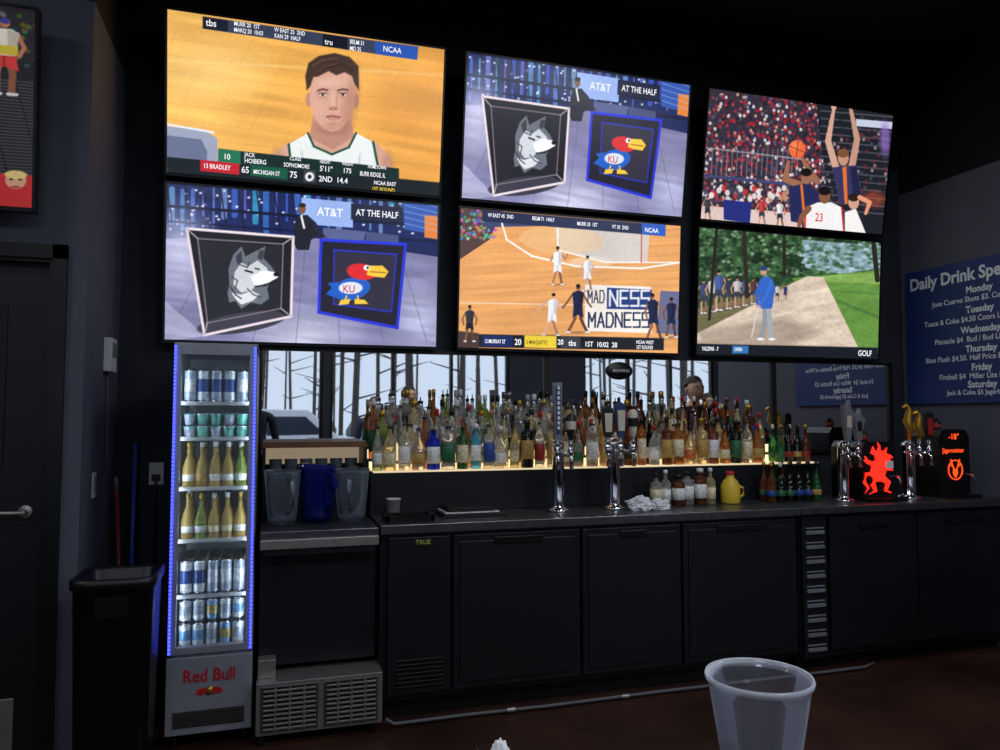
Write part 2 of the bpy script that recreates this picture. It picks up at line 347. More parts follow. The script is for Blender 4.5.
# --- studio
def studio():
    a=Art([(165,183),(438,207),(436,347),(163,338)],(24,36,86))
    for k in range(26):
        x=170+k*10.5; a.line(x,186+rng.rand()*6,x,214+rng.rand()*22,rng.choice([2,4,6]),(50+80*rng.rand(),90+90*rng.rand(),205),.75)
    for k in range(90): a.ell(165+rng.rand()*270,186+rng.rand()*50,1.5,1.1,(230,235,255),a=.8)
    for k in range(8): a.line(165+k*18,184+k*1.5,172+k*18,236,1.6,(14,18,44),.8)
    a.line(160,205,440,228,3,(12,18,50)); a.line(160,220,440,243,2.5,(15,22,60))
    a.poly([(160,238),(300,236),(440,258),(440,350),(160,342)],(126,124,164))
    a.put(np.clip(1-np.hypot((a.X-178)/45,(a.Y-250)/60),0,1),(205,205,235),.9); a.put(np.clip(1-np.hypot((a.X-300)/70,(a.Y-338)/40),0,1),(225,225,245),.8); a.put(np.clip(1-np.hypot((a.X-420)/40,(a.Y-320)/45),0,1),(190,195,225),.8)
    for k in range(7): a.line(163+k*44,342,215+k*30,240,1,(90,88,130),.5)
    a.poly([(163,300),(205,335),(163,340)],(180,180,210),.7); a.noise(30,4,.18,8)
    a.poly([(300,198),(352,203),(352,228),(300,224)],(150,176,232)); a.poly([(350,204),(402,208),(402,224),(350,220)],(26,32,58)); a.poly([(402,196),(437,207),(437,236),(404,230)],(52,86,170)); a.poly([(424,216),(437,217),(437,240),(424,238)],(222,130,60))
    for k in range(5): a.line(404,200+k*6,437,208+k*6,1,(150,190,240),.5)
    a.poly([(322,228),(365,232),(362,246),(322,244)],(85,95,140)); a.poly([(365,232),(398,236),(398,246),(365,244)],(70,78,120))
    a.poly([(293,244),(293,224),(297,216),(306,215),(315,223),(321,234),(310,240),(308,250),(296,250)],(28,30,42)); a.line(313,226,323,238,4,(34,36,50)); a.line(300,216,303,228,2,(225,225,230)); a.ell(301,209,3.6,5.2,(120,80,62)); a.ell(301,205.5,3.6,2.2,(40,30,26)); a.ell(323,239,2,1.6,(120,80,62))
    # left frame box
    a.poly([(185,228),(292,237),(290,316),(203,334)],(26,26,32)); a.poly([(196,240),(280,246),(279,312),(206,325)],(34,34,42)); a.ell(240,322,45,10,(60,58,72),rot=-8)
    a.path([(196,238),(282,244),(280,308),(206,322)],1.4,(120,110,120),close=True); a.path([(185,228),(292,237),(290,316),(203,334)],2.6,(228,214,222),close=True)
    for p,q in (((185,228),(196,238)),((292,237),(282,244)),((290,316),(280,308)),((203,334),(206,322))): a.line(*p,*q,1.2,(170,160,170))
    # husky head
    a.poly([(228,284),(227,268),(232,254),(240,246),(244,256),(252,252),(264,246),(262,258),(270,266),(275,274),(270,280),(266,288),(268,298),(260,304),(250,302),(240,308),(234,300),(228,302),(226,292)],(104,110,122))
    a.poly([(233,272),(240,262),(247,266),(256,260),(266,268),(268,276),(258,282),(250,290),(240,292),(232,284)],(202,206,214)); a.poly([(249,276),(262,270),(275,272),(277,277),(268,282),(254,286)],(240,242,246)); a.ell(275,274,2.8,2.2,(15,15,18))
    a.line(244,270,251,272,1.8,(15,15,18)); a.line(254,268,258,269,1.4,(15,15,18)); a.path([(254,286),(264,285),(272,281)],1.6,(25,25,28)); a.poly([(234,256),(236,264),(241,262),(240,250)],(58,60,70)); a.poly([(258,250),(256,258),(261,260),(263,250)],(58,60,70)); a.poly([(230,292),(240,294),(250,290),(258,294),(252,300),(240,304),(234,298)],(216,218,224)); a.path([(229,286),(234,294),(240,298)],1.3,(40,42,50)); a.path([(246,288),(252,294),(260,297)],1.2,(60,62,70)); a.path([(238,264),(246,267),(248,262)],1.2,(60,62,70)); a.path([(230,276),(236,280),(234,288)],1.2,(60,62,70))
    # right frame box
    a.poly([(320,240),(405,245),(397,328),(318,312)],(30,28,44)); a.poly([(333,250),(396,255),(391,312),(333,304)],(46,42,60)); a.path([(333,250),(396,255),(391,312),(333,304)],1.4,(40,50,190),close=True); a.path([(320,240),(405,245),(397,328),(318,312)],3,(38,52,210),close=True)
    a.ell(351,289,19,11,(30,90,190),rot=-12); a.poly([(336,298),(325,294),(331,288),(327,283),(338,282)],(30,90,190)); a.ell(361,272,15,8,(212,40,48),rot=8); a.poly([(346,272),(350,266),(360,264),(354,274)],(212,40,48)); a.poly([(368,266),(382,266),(388,272),(384,278),(374,277),(366,275)],(240,196,60)); a.line(370,272,385,273,1,(150,90,30)); a.ell(366,268,3,2.6,(250,250,250)); a.ell(367,268,1.2,1.4,(10,10,10))
    a.poly([(340,300),(350,299),(348,304),(338,305)],(240,196,60)); a.poly([(354,299),(364,300),(368,304),(354,304)],(240,196,60)); a.path([(346,296),(344,301)],1.6,(240,196,60)); a.path([(357,296),(358,301)],1.6,(240,196,60)); a.ell(350,288,12,6,(235,235,240),a=.9)
    return a
t4=[(316,212,'AT&T',9,'white'),(355,213,'AT THE HALF',7,'white',.9),(342,289,'KU',8,'red')]
A4=studio()
A4b=studio()
# --- overhead court
A5=Art([(459,209),(679,226),(678,352),(458,346)],(224,160,98))
A5.noise(60,3,.14,-4)
for k in range(20): A5.line(455,225+k*7,682,218+k*7.5,.7,(190,130,76),.35)
A5.poly([(455,205),(500,212),(488,240),(455,262)],(80,60,60)); 
for k in range(120): A5.ell(458+rng.rand()*36,212+rng.rand()*28,1.6,1.6,tuple(rng.randint(30,220,3)),a=.8)
A5.poly([(486,214),(560,220),(560,226),(480,228)],(60,70,110))
A5.poly([(552,226),(648,234),(646,262),(604,262),(556,250)],(206,196,190)); A5.ell(560,240,42,14,(230,190,140),rot=3,a=.5)
A5.path([(500,224),(505,240),(530,256),(575,266),(640,268),(679,262)],1.8,(240,238,232)); A5.path([(556,226),(556,250),(604,262),(679,262)],1.3,(240,240,236)); A5.path([(640,234),(640,262)],1.1,(190,60,60)); A5.ell(590,262,22,6,(240,238,232),a=.35)
A5.line(455,302,679,306,1.2,(240,230,215),.6)
A5.poly([(584,284),(650,286),(652,332),(584,330)],(236,228,220))
def L5(ch,x,y,w,h,col):
    P={'N':[(0,1),(0,0),(1,1),(1,0)],'E':[(1,0),(0,0),(0,.5),(.8,.5),(0,.5),(0,1),(1,1)],'S':[(1,0),(0,0),(0,.5),(1,.5),(1,1),(0,1)],'M':[(0,1),(0,0),(.5,.6),(1,0),(1,1)],'A':[(0,1),(.5,0),(1,1),(.8,.65),(.2,.65)],'D':[(0,0),(.7,0),(1,.3),(1,.7),(.7,1),(0,1),(0,0)]}[ch]
    A5.path([(x+a*w,y+b*h) for a,b in P],w*.26,col)
A5.poly([(606,287),(651,289),(652,309),(606,308)],(34,60,120))
for i,c in enumerate('MAD'): L5(c,587+i*6,290,4.2,12,(30,34,60))
for i,c in enumerate('NESS'): L5(c,609+i*10.6,290,7.6,15,(226,226,230))
for i,c in enumerate('MADNESS'): L5(c,588+i*9,312,6.5,14,(24,36,76))
A5.poly([(660,290),(679,291),(679,334),(656,332)],(70,90,150),.8)
A5.poly([(458,330),(478,332),(478,348),(458,348)],(70,50,50))
wh,nv=(232,232,238),(28,34,66)
A5.person(556,284,38,wh,wh,(176,120,92),arms=[((-.18,-.62),(-.12,-.72)),((.2,-.65),(.26,-.78))]); A5.person(586,290,35,wh,wh,(205,160,138))
A5.person(550,334,42,wh,wh,(215,165,140),arms=[((-.22,-.7),(-.34,-.55)),((.22,-.62),(.3,-.7))],legs=.17,lean=.06)
A5.person(577,331,48,nv,nv,(120,78,58),arms=[((-.22,-.62),(-.32,-.5)),((.2,-.62),(.28,-.52))],legs=.2); A5.person(654,338,46,nv,nv,(140,92,70),legs=.16,lean=-.05); A5.person(671,336,40,nv,nv,(110,74,58)); A5.person(469,340,36,(50,50,60),(30,30,36),(120,84,64))
A5.poly([(480,211),(664,225),(664,236),(480,222)],(34,42,74)); A5.poly([(640,223),(664,225),(664,236),(640,234)],(40,90,190))
A5.poly([(478,333),(664,337),(664,349),(478,346)],(26,28,34)); A5.poly([(482,334),(512,335),(512,346),(482,345)],(26,40,96)); A5.poly([(524,334),(556,335),(556,347),(524,346)],(230,200,60)); A5.poly([(560,335),(580,336),(580,348),(560,347)],(60,62,70))
t5=[(486,216,'W EAST 45  2ND',4,'white',.8),(530,219,'BELM 71  HALF',4,'white',.8),(575,224,'MURR 20  1ST',4,'white',.8),(610,227,'VT 30  2ND',4,'white',.8),(643,230,'NCAA',4.8,'white'),
(484,340,'12 MURRAY ST',4.2,'white',.7),(514,341,'20',6.4,'white'),(526,341,'5 MARQUETTE',4.2,'black',.7),(557,341,'20',5.6,'white'),(568,342,'tbs',6,'white'),(584,343,'1ST  10:02  28',5.4,'white'),(636,341,'NCAA WEST',3.8,'white',.8),(636,346,'1ST ROUND',3.8,'white',.8)]
# --- rebound in front of the crowd
A3=Art([(710,90),(892,116),(880,235),(699,219)],(52,44,56))
for k in range(1100):
    x=700+rng.rand()*125; y=96+rng.rand()*120
    c=[(150,30,44),(190,60,70),(225,220,225),(40,50,96),(70,60,66),(30,26,34),(206,160,140),(160,40,60),(90,80,110)][rng.randint(9)]
    A3.ell(x,y,1.4,1.7,c,a=.85)
A3.poly([(815,100),(895,112),(884,240),(830,235)],(30,32,40)); 
for k in range(14): A3.line(820,112+k*7.5,892,118+k*7.5,1.4,(92,94,104),.7)
for k in range(160): A3.ell(822+rng.rand()*66,118+rng.rand()*90,1.5,1.8,[(120,40,50),(70,72,90),(170,160,160),(30,30,40)][rng.randint(4)],a=.7)
A3.poly([(855,120),(892,123),(892,130),(855,127)],(190,196,215)); A3.ell(884,140,5,16,(150,110,200),a=.7,soft=4); A3.ell(872,200,12,8,(200,80,50),soft=6,a=.5)
for k in range(18): A3.line(712+k*5,150,710+k*5,176,1,(160,160,170),.5)
A3.line(700,148,800,160,1.6,(180,180,190),.6); A3.line(700,176,800,186,3,(60,66,110)); 
for k in range(60): A3.ell(700+rng.rand()*95,188+rng.rand()*14,2.4,3.0,[(185,50,50),(60,60,80),(220,215,215),(190,140,110)][rng.randint(4)],a=.9)
A3.poly([(699,206),(800,214),(800,232),(699,222)],(215,190,185)); A3.poly([(722,200),(750,203),(748,224),(722,220)],(34,44,120)); A3.person(706,222,26,(60,60,70),(40,40,50),(200,150,125)); A3.person(760,226,28,(200,60,60),(60,60,70),(200,150,125)); A3.person(778,228,28,(225,225,230),(50,50,60),(160,110,85))
skd=(150,100,76)
A3.limb([(835,170),(827,142),(833,110)],[7,6,3],(205,160,140)); A3.limb([(850,170),(856,140),(849,106)],[7,6,3],(190,145,125)); A3.ell(833,108,2.6,3.4,(210,165,145)); A3.ell(849,104,2.6,3.4,(200,155,135))
A3.limb([(800,186),(784,180),(787,163)],[7,6,3.4],skd); A3.limb([(816,182),(808,172),(801,159)],[6.4,5.4,3.2],skd)
A3.poly([(831,168),(855,166),(861,200),(838,206)],(52,52,92)); A3.poly([(849,168),(855,168),(860,200),(852,202)],(34,34,66)); A3.poly([(841,168),(845,167),(846,204),(843,205)],(220,110,50)); A3.ell(842,159,5.4,7.2,(190,140,118)); A3.ell(842,154,5.8,4.4,(120,80,50))
A3.poly([(787,188),(806,183),(820,196),(813,226),(789,222)],(36,40,84)); A3.line(800,186,803,224,2.5,(215,110,50)); A3.ell(805,178,5.6,7,skd); A3.ell(805,173,5.8,4,(24,18,18))
A3.poly([(804,208),(816,203),(830,203),(840,208),(842,234),(802,230)],(235,232,232)); A3.line(804,208,803,230,1.6,(200,50,50)); A3.line(840,208,842,233,1.6,(200,50,50)); A3.ell(823,197,5.8,7.2,(130,84,62)); A3.ell(823,191.5,6,4.4,(22,16,16)); A3.limb([(807,209),(800,217),(797,226)],[6,5,3.6],(130,84,62)); A3.poly([(843,213),(854,209),(864,234),(843,235)],(236,232,230)); A3.ell(852,203,5.4,7,(205,155,130)); A3.ell(852,198,5.6,4,(40,28,24)); 
A3.limb([(858,198),(868,203),(864,214)],[4.6,4,3],(225,150,120)); A3.ell(796,150,8.4,9,(226,104,62)); A3.ell(794,147,4,4,(244,140,96),soft=3,a=.6); A3.line(789,147,803,153,.8,(120,50,30)); A3.line(797,142,795,158,.8,(120,50,30))
t3=[(813,218,'23',9,'red')]
# --- golf
A6=Art([(698,228),(879,243),(877,358),(697,352)],(44,72,44))
A6.noise(9,7,.8); A6.noise(3,3,.5)
for k in range(520): A6.ell(698+rng.rand()*180,228+rng.rand()*48,2.0,1.5,[(30,52,34),(70,104,62),(100,130,90),(22,34,26),(150,170,150)][rng.randint(5)],a=.7)
A6.poly([(800,240),(880,246),(880,268),(840,274),(804,268)],(150,176,196),.75); 
for k in range(130): A6.ell(800+rng.rand()*78,244+rng.rand()*26,2.6,1.6,[(52,84,62),(80,110,80),(170,195,210)][rng.randint(3)],a=.7)
A6.poly([(790,278),(880,270),(880,352),(850,352)],(96,138,62)); A6.poly([(820,276),(880,272),(880,284),(826,282)],(130,168,84)); A6.line(835,300,880,318,3,(60,100,50),.5); A6.line(826,290,880,294,2,(70,110,56),.5)
A6.poly([(806,276),(822,277),(858,348),(697,350),(697,322),(760,296)],(208,190,172)); A6.poly([(697,308),(770,290),(800,278),(760,300),(697,332)],(110,104,72)); A6.noise(20,4,.15,-10); A6.noise(3,2,.10)
A6.poly([(700,330),(780,318),(820,330),(790,344),(700,342)],(120,106,92),.45,soft=6)
A6.poly([(697,338),(700,340),(860,346),(860,352),(697,352)],(158,140,112),.6)
for k,(x,h,c) in enumerate([(703,34,(60,70,110)),(712,36,(200,200,205)),(718,40,(70,90,150)),(728,32,(50,55,70)),(736,30,(190,190,200)),(744,28,(60,90,140)),(752,26,(90,60,60)),(776,18,(200,200,205)),(784,16,(40,60,110))]): A6.person(x,312-k*1.5,h,c,(60,62,78),(190,140,115),legs=.05)
A6.path([(761,336),(764,320),(764,304)],4.6,(140,144,156)); A6.path([(770,336),(769,320),(767,304)],4.6,(160,164,172)); A6.ell(760,338,3.4,1.3,(235,235,235)); A6.ell(771,338,3.4,1.3,(235,235,235))
A6.poly([(760,308),(757,290),(758,281),(762,276),(769,277),(774,286),(771,308)],(52,98,190)); A6.path([(760,280),(755,293),(757,305)],3,(52,98,190)); A6.path([(770,281),(765,296),(758,305)],3,(60,110,205)); A6.ell(757,306,1.8,2,(200,150,125)); A6.ell(762,271,3,3.8,(200,150,125)); A6.ell(762,268.4,3.6,2.2,(40,60,120)); A6.line(757,306,751,336,1,(210,210,215)); A6.line(715,228,709,318,3,(36,30,26)); A6.line(742,228,746,296,4,(44,38,30)); A6.line(782,234,783,276,3,(40,34,28)); A6.line(872,244,876,280,5,(40,38,32))
A6.poly([(697,342),(877,347),(877,358),(697,352)],(22,26,34)); A6.poly([(732,344),(748,344.5),(748,352),(732,352)],(50,110,170))
t6=[(702,347,'VALSPAR  -7',4.4,'white',.7),(734,348,'OPEN',3.8,'white',.8),(857,352.5,'GOLF',6,'white')]
# --- far left screen
A0=Art([(-230,-8),(37,5),(37,219),(-230,205)],(30,30,36))
for k in range(40): A0.line(-230,78+k*3.6,40,84+k*3.4,1.2,(96,98,106),.7)
for k in range(12): A0.line(-220+k*22,70,-200+k*22,180,1,(20,20,24),.8)
A0.poly([(-230,0),(40,8),(40,62),(-230,55)],(38,36,42)); 
for k in range(300): A0.ell(-230+rng.rand()*270,10+rng.rand()*60,2,2.4,tuple(rng.randint(20,150,3)),a=.7)
A0.person(17,98,82,(236,226,210),(214,60,60),(190,120,90),hair=(60,60,150),legs=.06,arms=[((-.16,-.64),(-.1,-.78)),((.16,-.62),(.12,-.5))]); A0.poly([(8,46),(26,46),(26,56),(9,56)],(210,190,60))
A0.poly([(-230,176),(40,184),(40,222),(-230,210)],(196,44,46))
for k in range(10): A0.ell(26-k*19,190,7,9,(214,160,130)); A0.ell(26-k*19,184,7.5,4.5,(230,200,130)); A0.ell(26-k*19,197,3,1,(140,50,50)); A0.ell(23-k*19,189,1.2,1,(40,30,30)); A0.ell(29-k*19,189,1.2,1,(40,30,30))
A0.c*=.75
TU=R(9.0); TL=R(3.9)
for x,z,y,tl,a,t in ((-.53,2.676,4.145,TU,A1,t1),(1.036,2.676,4.145,TU,A4b,t4),(2.606,2.676,4.145,TU,A3,t3),(-.53,1.815,4.21,TL,A4,t4),(1.034,1.815,4.21,TL,A5,t5),(2.604,1.815,4.21,TL,A6,t6)):
    television(x,y,z,tl,a,t)
television(-.94-TW,3.43,2.262,R(3),A0)
# ------------------------------------------------------------------ mirror
b=MB(); b.box(-.05,4.18,4.268,4.28,1.20,1.775,M_mirror); b.box(-.05,4.18,4.28,4.297,1.2,1.775,M_black2)
for x in (-.08,1.58,3.20,4.17): b.box(x,x+.035,4.255,4.297,1.17,1.785,M_dwood)
b.box(-.08,4.205,4.255,4.297,1.775,1.793,M_dwood); b.box(-.08,4.205,4.255,4.297,1.17,1.20,M_dwood)
b.done('bar_mirror')
# ------------------------------------------------------------------ back bar
b=MB()
b.box(.50,2.80,3.55,4.29,.10,.87,M_vinyl); b.box(.52,2.78,3.62,4.25,0,.10,M_black2)
for x0,x1 in ((.535,.83),(.845,1.495),(1.51,2.065),(2.08,2.785)):
    b.box(x0,x1,3.52,3.55,.13,.85,M_vinyl)
for x0,x1 in ((.845,1.495),(1.51,2.065),(2.08,2.785)):
    b.box(x0+.03,x1-.03,3.513,3.52,.16,.82,M_black); b.box(x0+.2,x1-.2,3.505,3.525,.80,.835,M_black2)
for k in range(7): b.box(.57,.80,3.51,3.52,.16+k*.02,.17+k*.02,M_black2)
b.box(.495,2.805,3.50,4.29,.87,.912,M_dsteel)
b.box(2.82,4.335,3.55,4.29,.08,.87,M_vinyl); b.box(2.81,4.335,3.50,4.29,.872,.912,M_dsteel); b.box(2.84,4.32,3.62,4.25,0,.08,M_black2)
b.box(2.83,2.99,3.525,3.55,.08,.86,M_black)
M_vent=mat('vent_grey',(112,114,120),.5)
for k in range(9):
    z=.12+k*.08; b.box(2.85,2.97,3.513,3.53,z,z+.020,M_vent); b.box(2.85,2.97,3.517,3.53,z+.030,z+.038,M_vent)
for x0,x1 in ((3.01,3.62),(3.635,4.33)): b.box(x0,x1,3.52,3.55,.12,.85,M_vinyl); b.box(x0+.2,x1-.2,3.508,3.52,.78,.81,M_black2)
back_bar=b.done('back_bar_counter',bevel=.003)
M_label=mat('yellow_label_ink',(170,170,90),.5)
text('TRUE',.03,(.66,3.515,.825),(R(90),0,0),M_label,back_bar,'maker_plate',ext=.001)
b=MB()
b.box(-.035,.485,3.58,4.29,.30,.86,M_vinyl); b.box(-.035,.485,3.50,4.29,.862,.905,M_dsteel); b.box(-.02,.47,3.49,3.58,.80,.862,M_vinyl); b.box(-.035,.485,3.478,3.50,.83,.872,M_steel)
b.box(-.03,.48,3.66,4.28,.0,.30,M_black2)
b.done('ice_bin_station',bevel=.003)
b=MB(); b.box(.50,3.3,3.93,4.25,.913,1.122,M_black); b.box(.515,3.29,3.935,4.25,1.122,1.13,M_ledtop); b.box(.50,.513,3.93,4.25,1.122,1.13,M_black)
b.box(.515,3.29,4.10,4.25,1.131,1.172,M_led); b.box(.50,3.3,4.095,4.25,1.172,1.185,M_black); b.box(.50,.513,4.095,4.25,1.131,1.172,M_black)
b.box(.515,3.29,4.18,4.25,1.186,1.235,M_led); b.box(.50,3.3,4.173,4.25,1.235,1.245,M_black); b.box(.50,.513,4.173,4.25,1.186,1.235,M_black); b.done('bottle_display_shelf',bevel=.002)
b=MB(); b.box(-.035,.488,4.0,4.25,1.255,1.285,M_wood); b.box(-.035,.488,4.235,4.25,1.10,1.255,M_black); b.box(-.02,.473,4.225,4.235,1.16,1.25,M_led2); b.box(-.035,.488,4.02,4.25,.906,1.10,M_black)
b.box(-.035,-.02,4.0,4.25,1.10,1.255,M_black); b.box(.473,.488,4.0,4.25,1.10,1.255,M_black); ledge=b.done('wood_ledge_cubby')
pg=glassy('pitcher_glass',(175,185,195),.07,tint=(236,240,242)); pb=glassy('pitcher_blue',(22,38,130),.5)
b=MB()
for i in range(6):
    b.lathe([(0,.004),(.026,.004),(.028,0),(.034,.09),(.032,.09),(.027,.01),(0,.01)],(.03+i*.078,4.13,1.101),pg,14)
b.done('rocks_glasses',ledge)
b=MB(); b.box(-.04,.50,3.44,3.64,.05,.27,M_steel)
for p0,p1 in ((-.02,.22),(.245,.48)):
    b.box(p0,p1,3.432,3.44,.065,.255,M_dsteel)
    for k in range(9):
        z=.075+k*.02
        b.box(p0+.01,p1-.01,3.424,3.434,z,z+.009,M_steel)
        b.box(p0+.01,p1-.01,3.429,3.4325,z+.0095,z+.0185,M_black2)
    for k in range(1,4): b.box(p0+k*(p1-p0)/4-.004,p0+k*(p1-p0)/4+.004,3.422,3.434,.07,.25,M_steel)
for x in (-.02,.46): b.lathe([(0,0),(.015,0),(.015,.05),(0,.05)],(x,3.47,0),M_black2,10)
b.box(-.035,.04,3.50,3.575,.271,.35,M_steel)
b.done('compressor_grille',bevel=.002)
b=MB(); b.tube([(.52,3.47,.05),(.56,3.48,.02),(.9,3.49,.018),(1.3,3.48,.018),(1.9,3.49,.018),(2.6,3.485,.018),(3.2,3.49,.018),(3.3,3.53,.018)],.008,M_pipe); 
for x in (1.1,1.7,2.4): b.lathe([(.012,0),(.012,.04)],(x,3.485,.018),M_steel,10,Matrix.Rotation(R(90),4,'Y'))
b.done('drain_pipe')
# ------------------------------------------------------------------ bottles
capk=mat('cap_black',(14,14,15),.4); capr=mat('cap_red',(170,25,25),.4); capg=mat('cap_gold',(190,150,60),.3,.8); caps=mat('cap_steel',(190,190,195),.2,1); capw=mat('cap_white',(220,220,220),.4)
def bg_(n,c,t=.75,e=0): return mat(n,c,.06,trans=t,ior=1.33,emi=e)
GL=dict(clear=bg_('glass_clear',(242,244,240),.86),pale=bg_('glass_pale_gold',(242,226,175),.75),amber=bg_('glass_amber',(210,132,62),.7),brown=bg_('glass_brown',(130,70,38),.6),
 green=bg_('glass_green',(50,120,60),.65),blue=bg_('glass_blue',(24,50,215),.5),cyan=bg_('glass_cyan',(100,200,240),.7),lime=bg_('glass_lime',(180,200,100),.65),dark=bg_('glass_dark',(18,24,20),.2),rose=bg_('glass_red',(150,35,35),.6),beer=mat('glass_beer_gold',(218,184,100),.12,trans=.5,ior=1.33),yellow=mat('plastic_yellow',(225,190,60),.4))
LB={k:mat('label_'+k,c,.55,var=.35,scale=70) for k,c in dict(white=(234,230,222),cream=(220,208,172),black=(26,26,28),red=(150,40,40),green=(45,100,65),blue=(40,70,150),gold=(185,150,80),orange=(195,110,55)).items()}
def bottle(b,x,y,z,h,r,g,l,cap,style=0,rot=0):
    G=GL[g]; L=LB[l] if l else G; C=dict(k=capk,r=capr,g=capg,s=caps,w=capw,p=caps)[cap]
    sh,nk,nr={0:(.60,.74,.34),1:(.50,.70,.36),2:(.66,.74,.38),3:(.42,.66,.32),4:(.70,.78,.45)}[style]
    sq=5 if style in(2,4) and rot else 0
    l0=.14 if not sq else .18
    prof=[(.0,0),(.96*r,0),(r,.02*h),(r,l0*h),(1.015*r,(l0+.001)*h),(1.015*r,(sh-.14)*h),(r,(sh-.139)*h),(r,sh*h),(.86*r,(sh+.05)*h),(.5*r,(nk-.02)*h),(nr*r,nk*h),(nr*r,.88*h)]
    ms=[G,G,G,G,L,G,G,G,G,G,G]
    if cap=='p': prof+=[(nr*1.15*r,.882*h),(nr*1.15*r,.91*h),(.12*r,.93*h),(.10*r,1.0*h),(0,1.0*h)]; ms+=[capk,capk,caps,caps,caps]
    else: prof+=[(nr*1.18*r,.881*h),(nr*1.18*r,.985*h),(0,h)]; ms+=[C,C,C]
    b.lathe(prof,(x,y,z),ms,14,sq=sq)
b=MB()
front=[(.54,'clear','white','p'),(.61,'pale','cream','p'),(.685,'clear','white','p'),(.76,'clear','gold','p'),(.845,'blue','white','p'),(.925,'clear','green','p'),(1.0,'green','cream','p'),(1.075,'cyan','white','w'),(1.15,'clear','blue','p'),(1.225,'clear','white','w'),(1.30,'pale','cream','p'),(1.375,'dark','gold','k'),(1.45,'clear','red','p'),(1.53,'pale','gold','g'),(1.61,'clear','cream','p'),(1.69,'clear','green','p'),(1.77,'clear','white','p'),(1.85,'pale','gold','g'),(1.93,'clear','white','r'),(2.01,'brown','black','p'),(2.09,'amber','cream','k'),(2.17,'clear','white','r'),(2.25,'brown','gold','k'),(2.33,'amber','cream','p'),(2.41,'pale','orange','k'),(2.49,'pale','gold','g'),(2.57,'brown','white','k'),(2.65,'amber','cream','p'),(2.73,'dark','green','k'),(2.81,'clear','cream','p'),(2.89,'amber','gold','r')]
for i,(x,g,l,c) in enumerate(front):
    big=g in('blue',)
    bottle(b,x+random.uniform(-.005,.005),3.985+random.uniform(-.008,.008),1.131,.235 if big else random.uniform(.225,.285),.037 if big else random.choice([.027,.031,.035]),g,l,c,random.choice([0,1,2,4]),i%2)
def pick(x):
    if x<1.6: return random.choice(['clear']*7+['pale','clear','lime','pale','amber'])
    return random.choice(['amber','brown','pale','clear','clear','brown','pale','clear','dark'])
def row(b,y,z,off):
    x=.54+off
    while x<2.98:
        bottle(b,x,y,z,random.uniform(.26,.335),random.choice([.026,.030,.033]),pick(x),random.choice(['white','cream','white','white','gold','red','blue','green','cream','black',None]),random.choice('ppppkkgrsw'),random.choice([0,0,1,2,3,4]),random.randint(0,1)); x+=random.uniform(.070,.084)
row(b,4.055,1.131,.035); row(b,4.134,1.186,0); row(b,4.212,1.246,.04); b.done('liquor_bottles')
b=MB()
for y,z in ((3.99,1.131),(4.06,1.131)):
    x=3.05
    while x<3.28:
        bottle(b,x,y,z,.235,.028,random.choice(['dark','brown','green']),random.choice(['green','red','white','gold']),random.choice('kgrw'),3); x+=.064
b.done('beer_bottles')
b=MB()
for y in (3.80,3.87):
    x=2.84
    while x<3.2:
        bottle(b,x,y,.913,.23,.028,random.choice(['dark','brown','dark','green']),random.choice(['green','red','white','gold','blue']),random.choice('kgkw'),3); x+=.064
b.done('beer_bottles')
b=MB()
for i,x in enumerate([2.08,2.15,2.22,2.29,2.36,2.44]): bottle(b,x,3.80+.02*(i%2),.913,random.uniform(.17,.22),.03,random.choice(['brown','pale','clear','clear']),random.choice(['white','cream','white']),random.choice('wkwg'),random.choice([0,2,4]),1)
b.done('syrup_bottles')
b=MB(); b.lathe([(0,0),(.05,0),(.055,.01),(.055,.10),(.04,.13),(.022,.15),(.022,.165)],(2.56,3.80,.913),GL['yellow'],16); b.lathe([(.026,.165),(.026,.185),(0,.185)],(2.56,3.80,.913),capr,12); b.tube([(2.61,3.79,1.01),(2.64,3.79,1.0),(2.64,3.79,.96),(2.612,3.79,.945)],.008,GL['yellow']); b.done('juice_jug')
b=MB(); b.lathe([(0,0),(.085,0),(.09,.006),(.085,.010),(0,.010)],(2.085,4.266,1.70),capk,32,Matrix.Rotation(R(90),4,'X')@Matrix.Scale(.62,4,(0,1,0))); o=b.done('oval_sign'); text('BREWING',.026,(2.035,4.2545,1.70),(R(90),0,0),capw,o,'lettering')
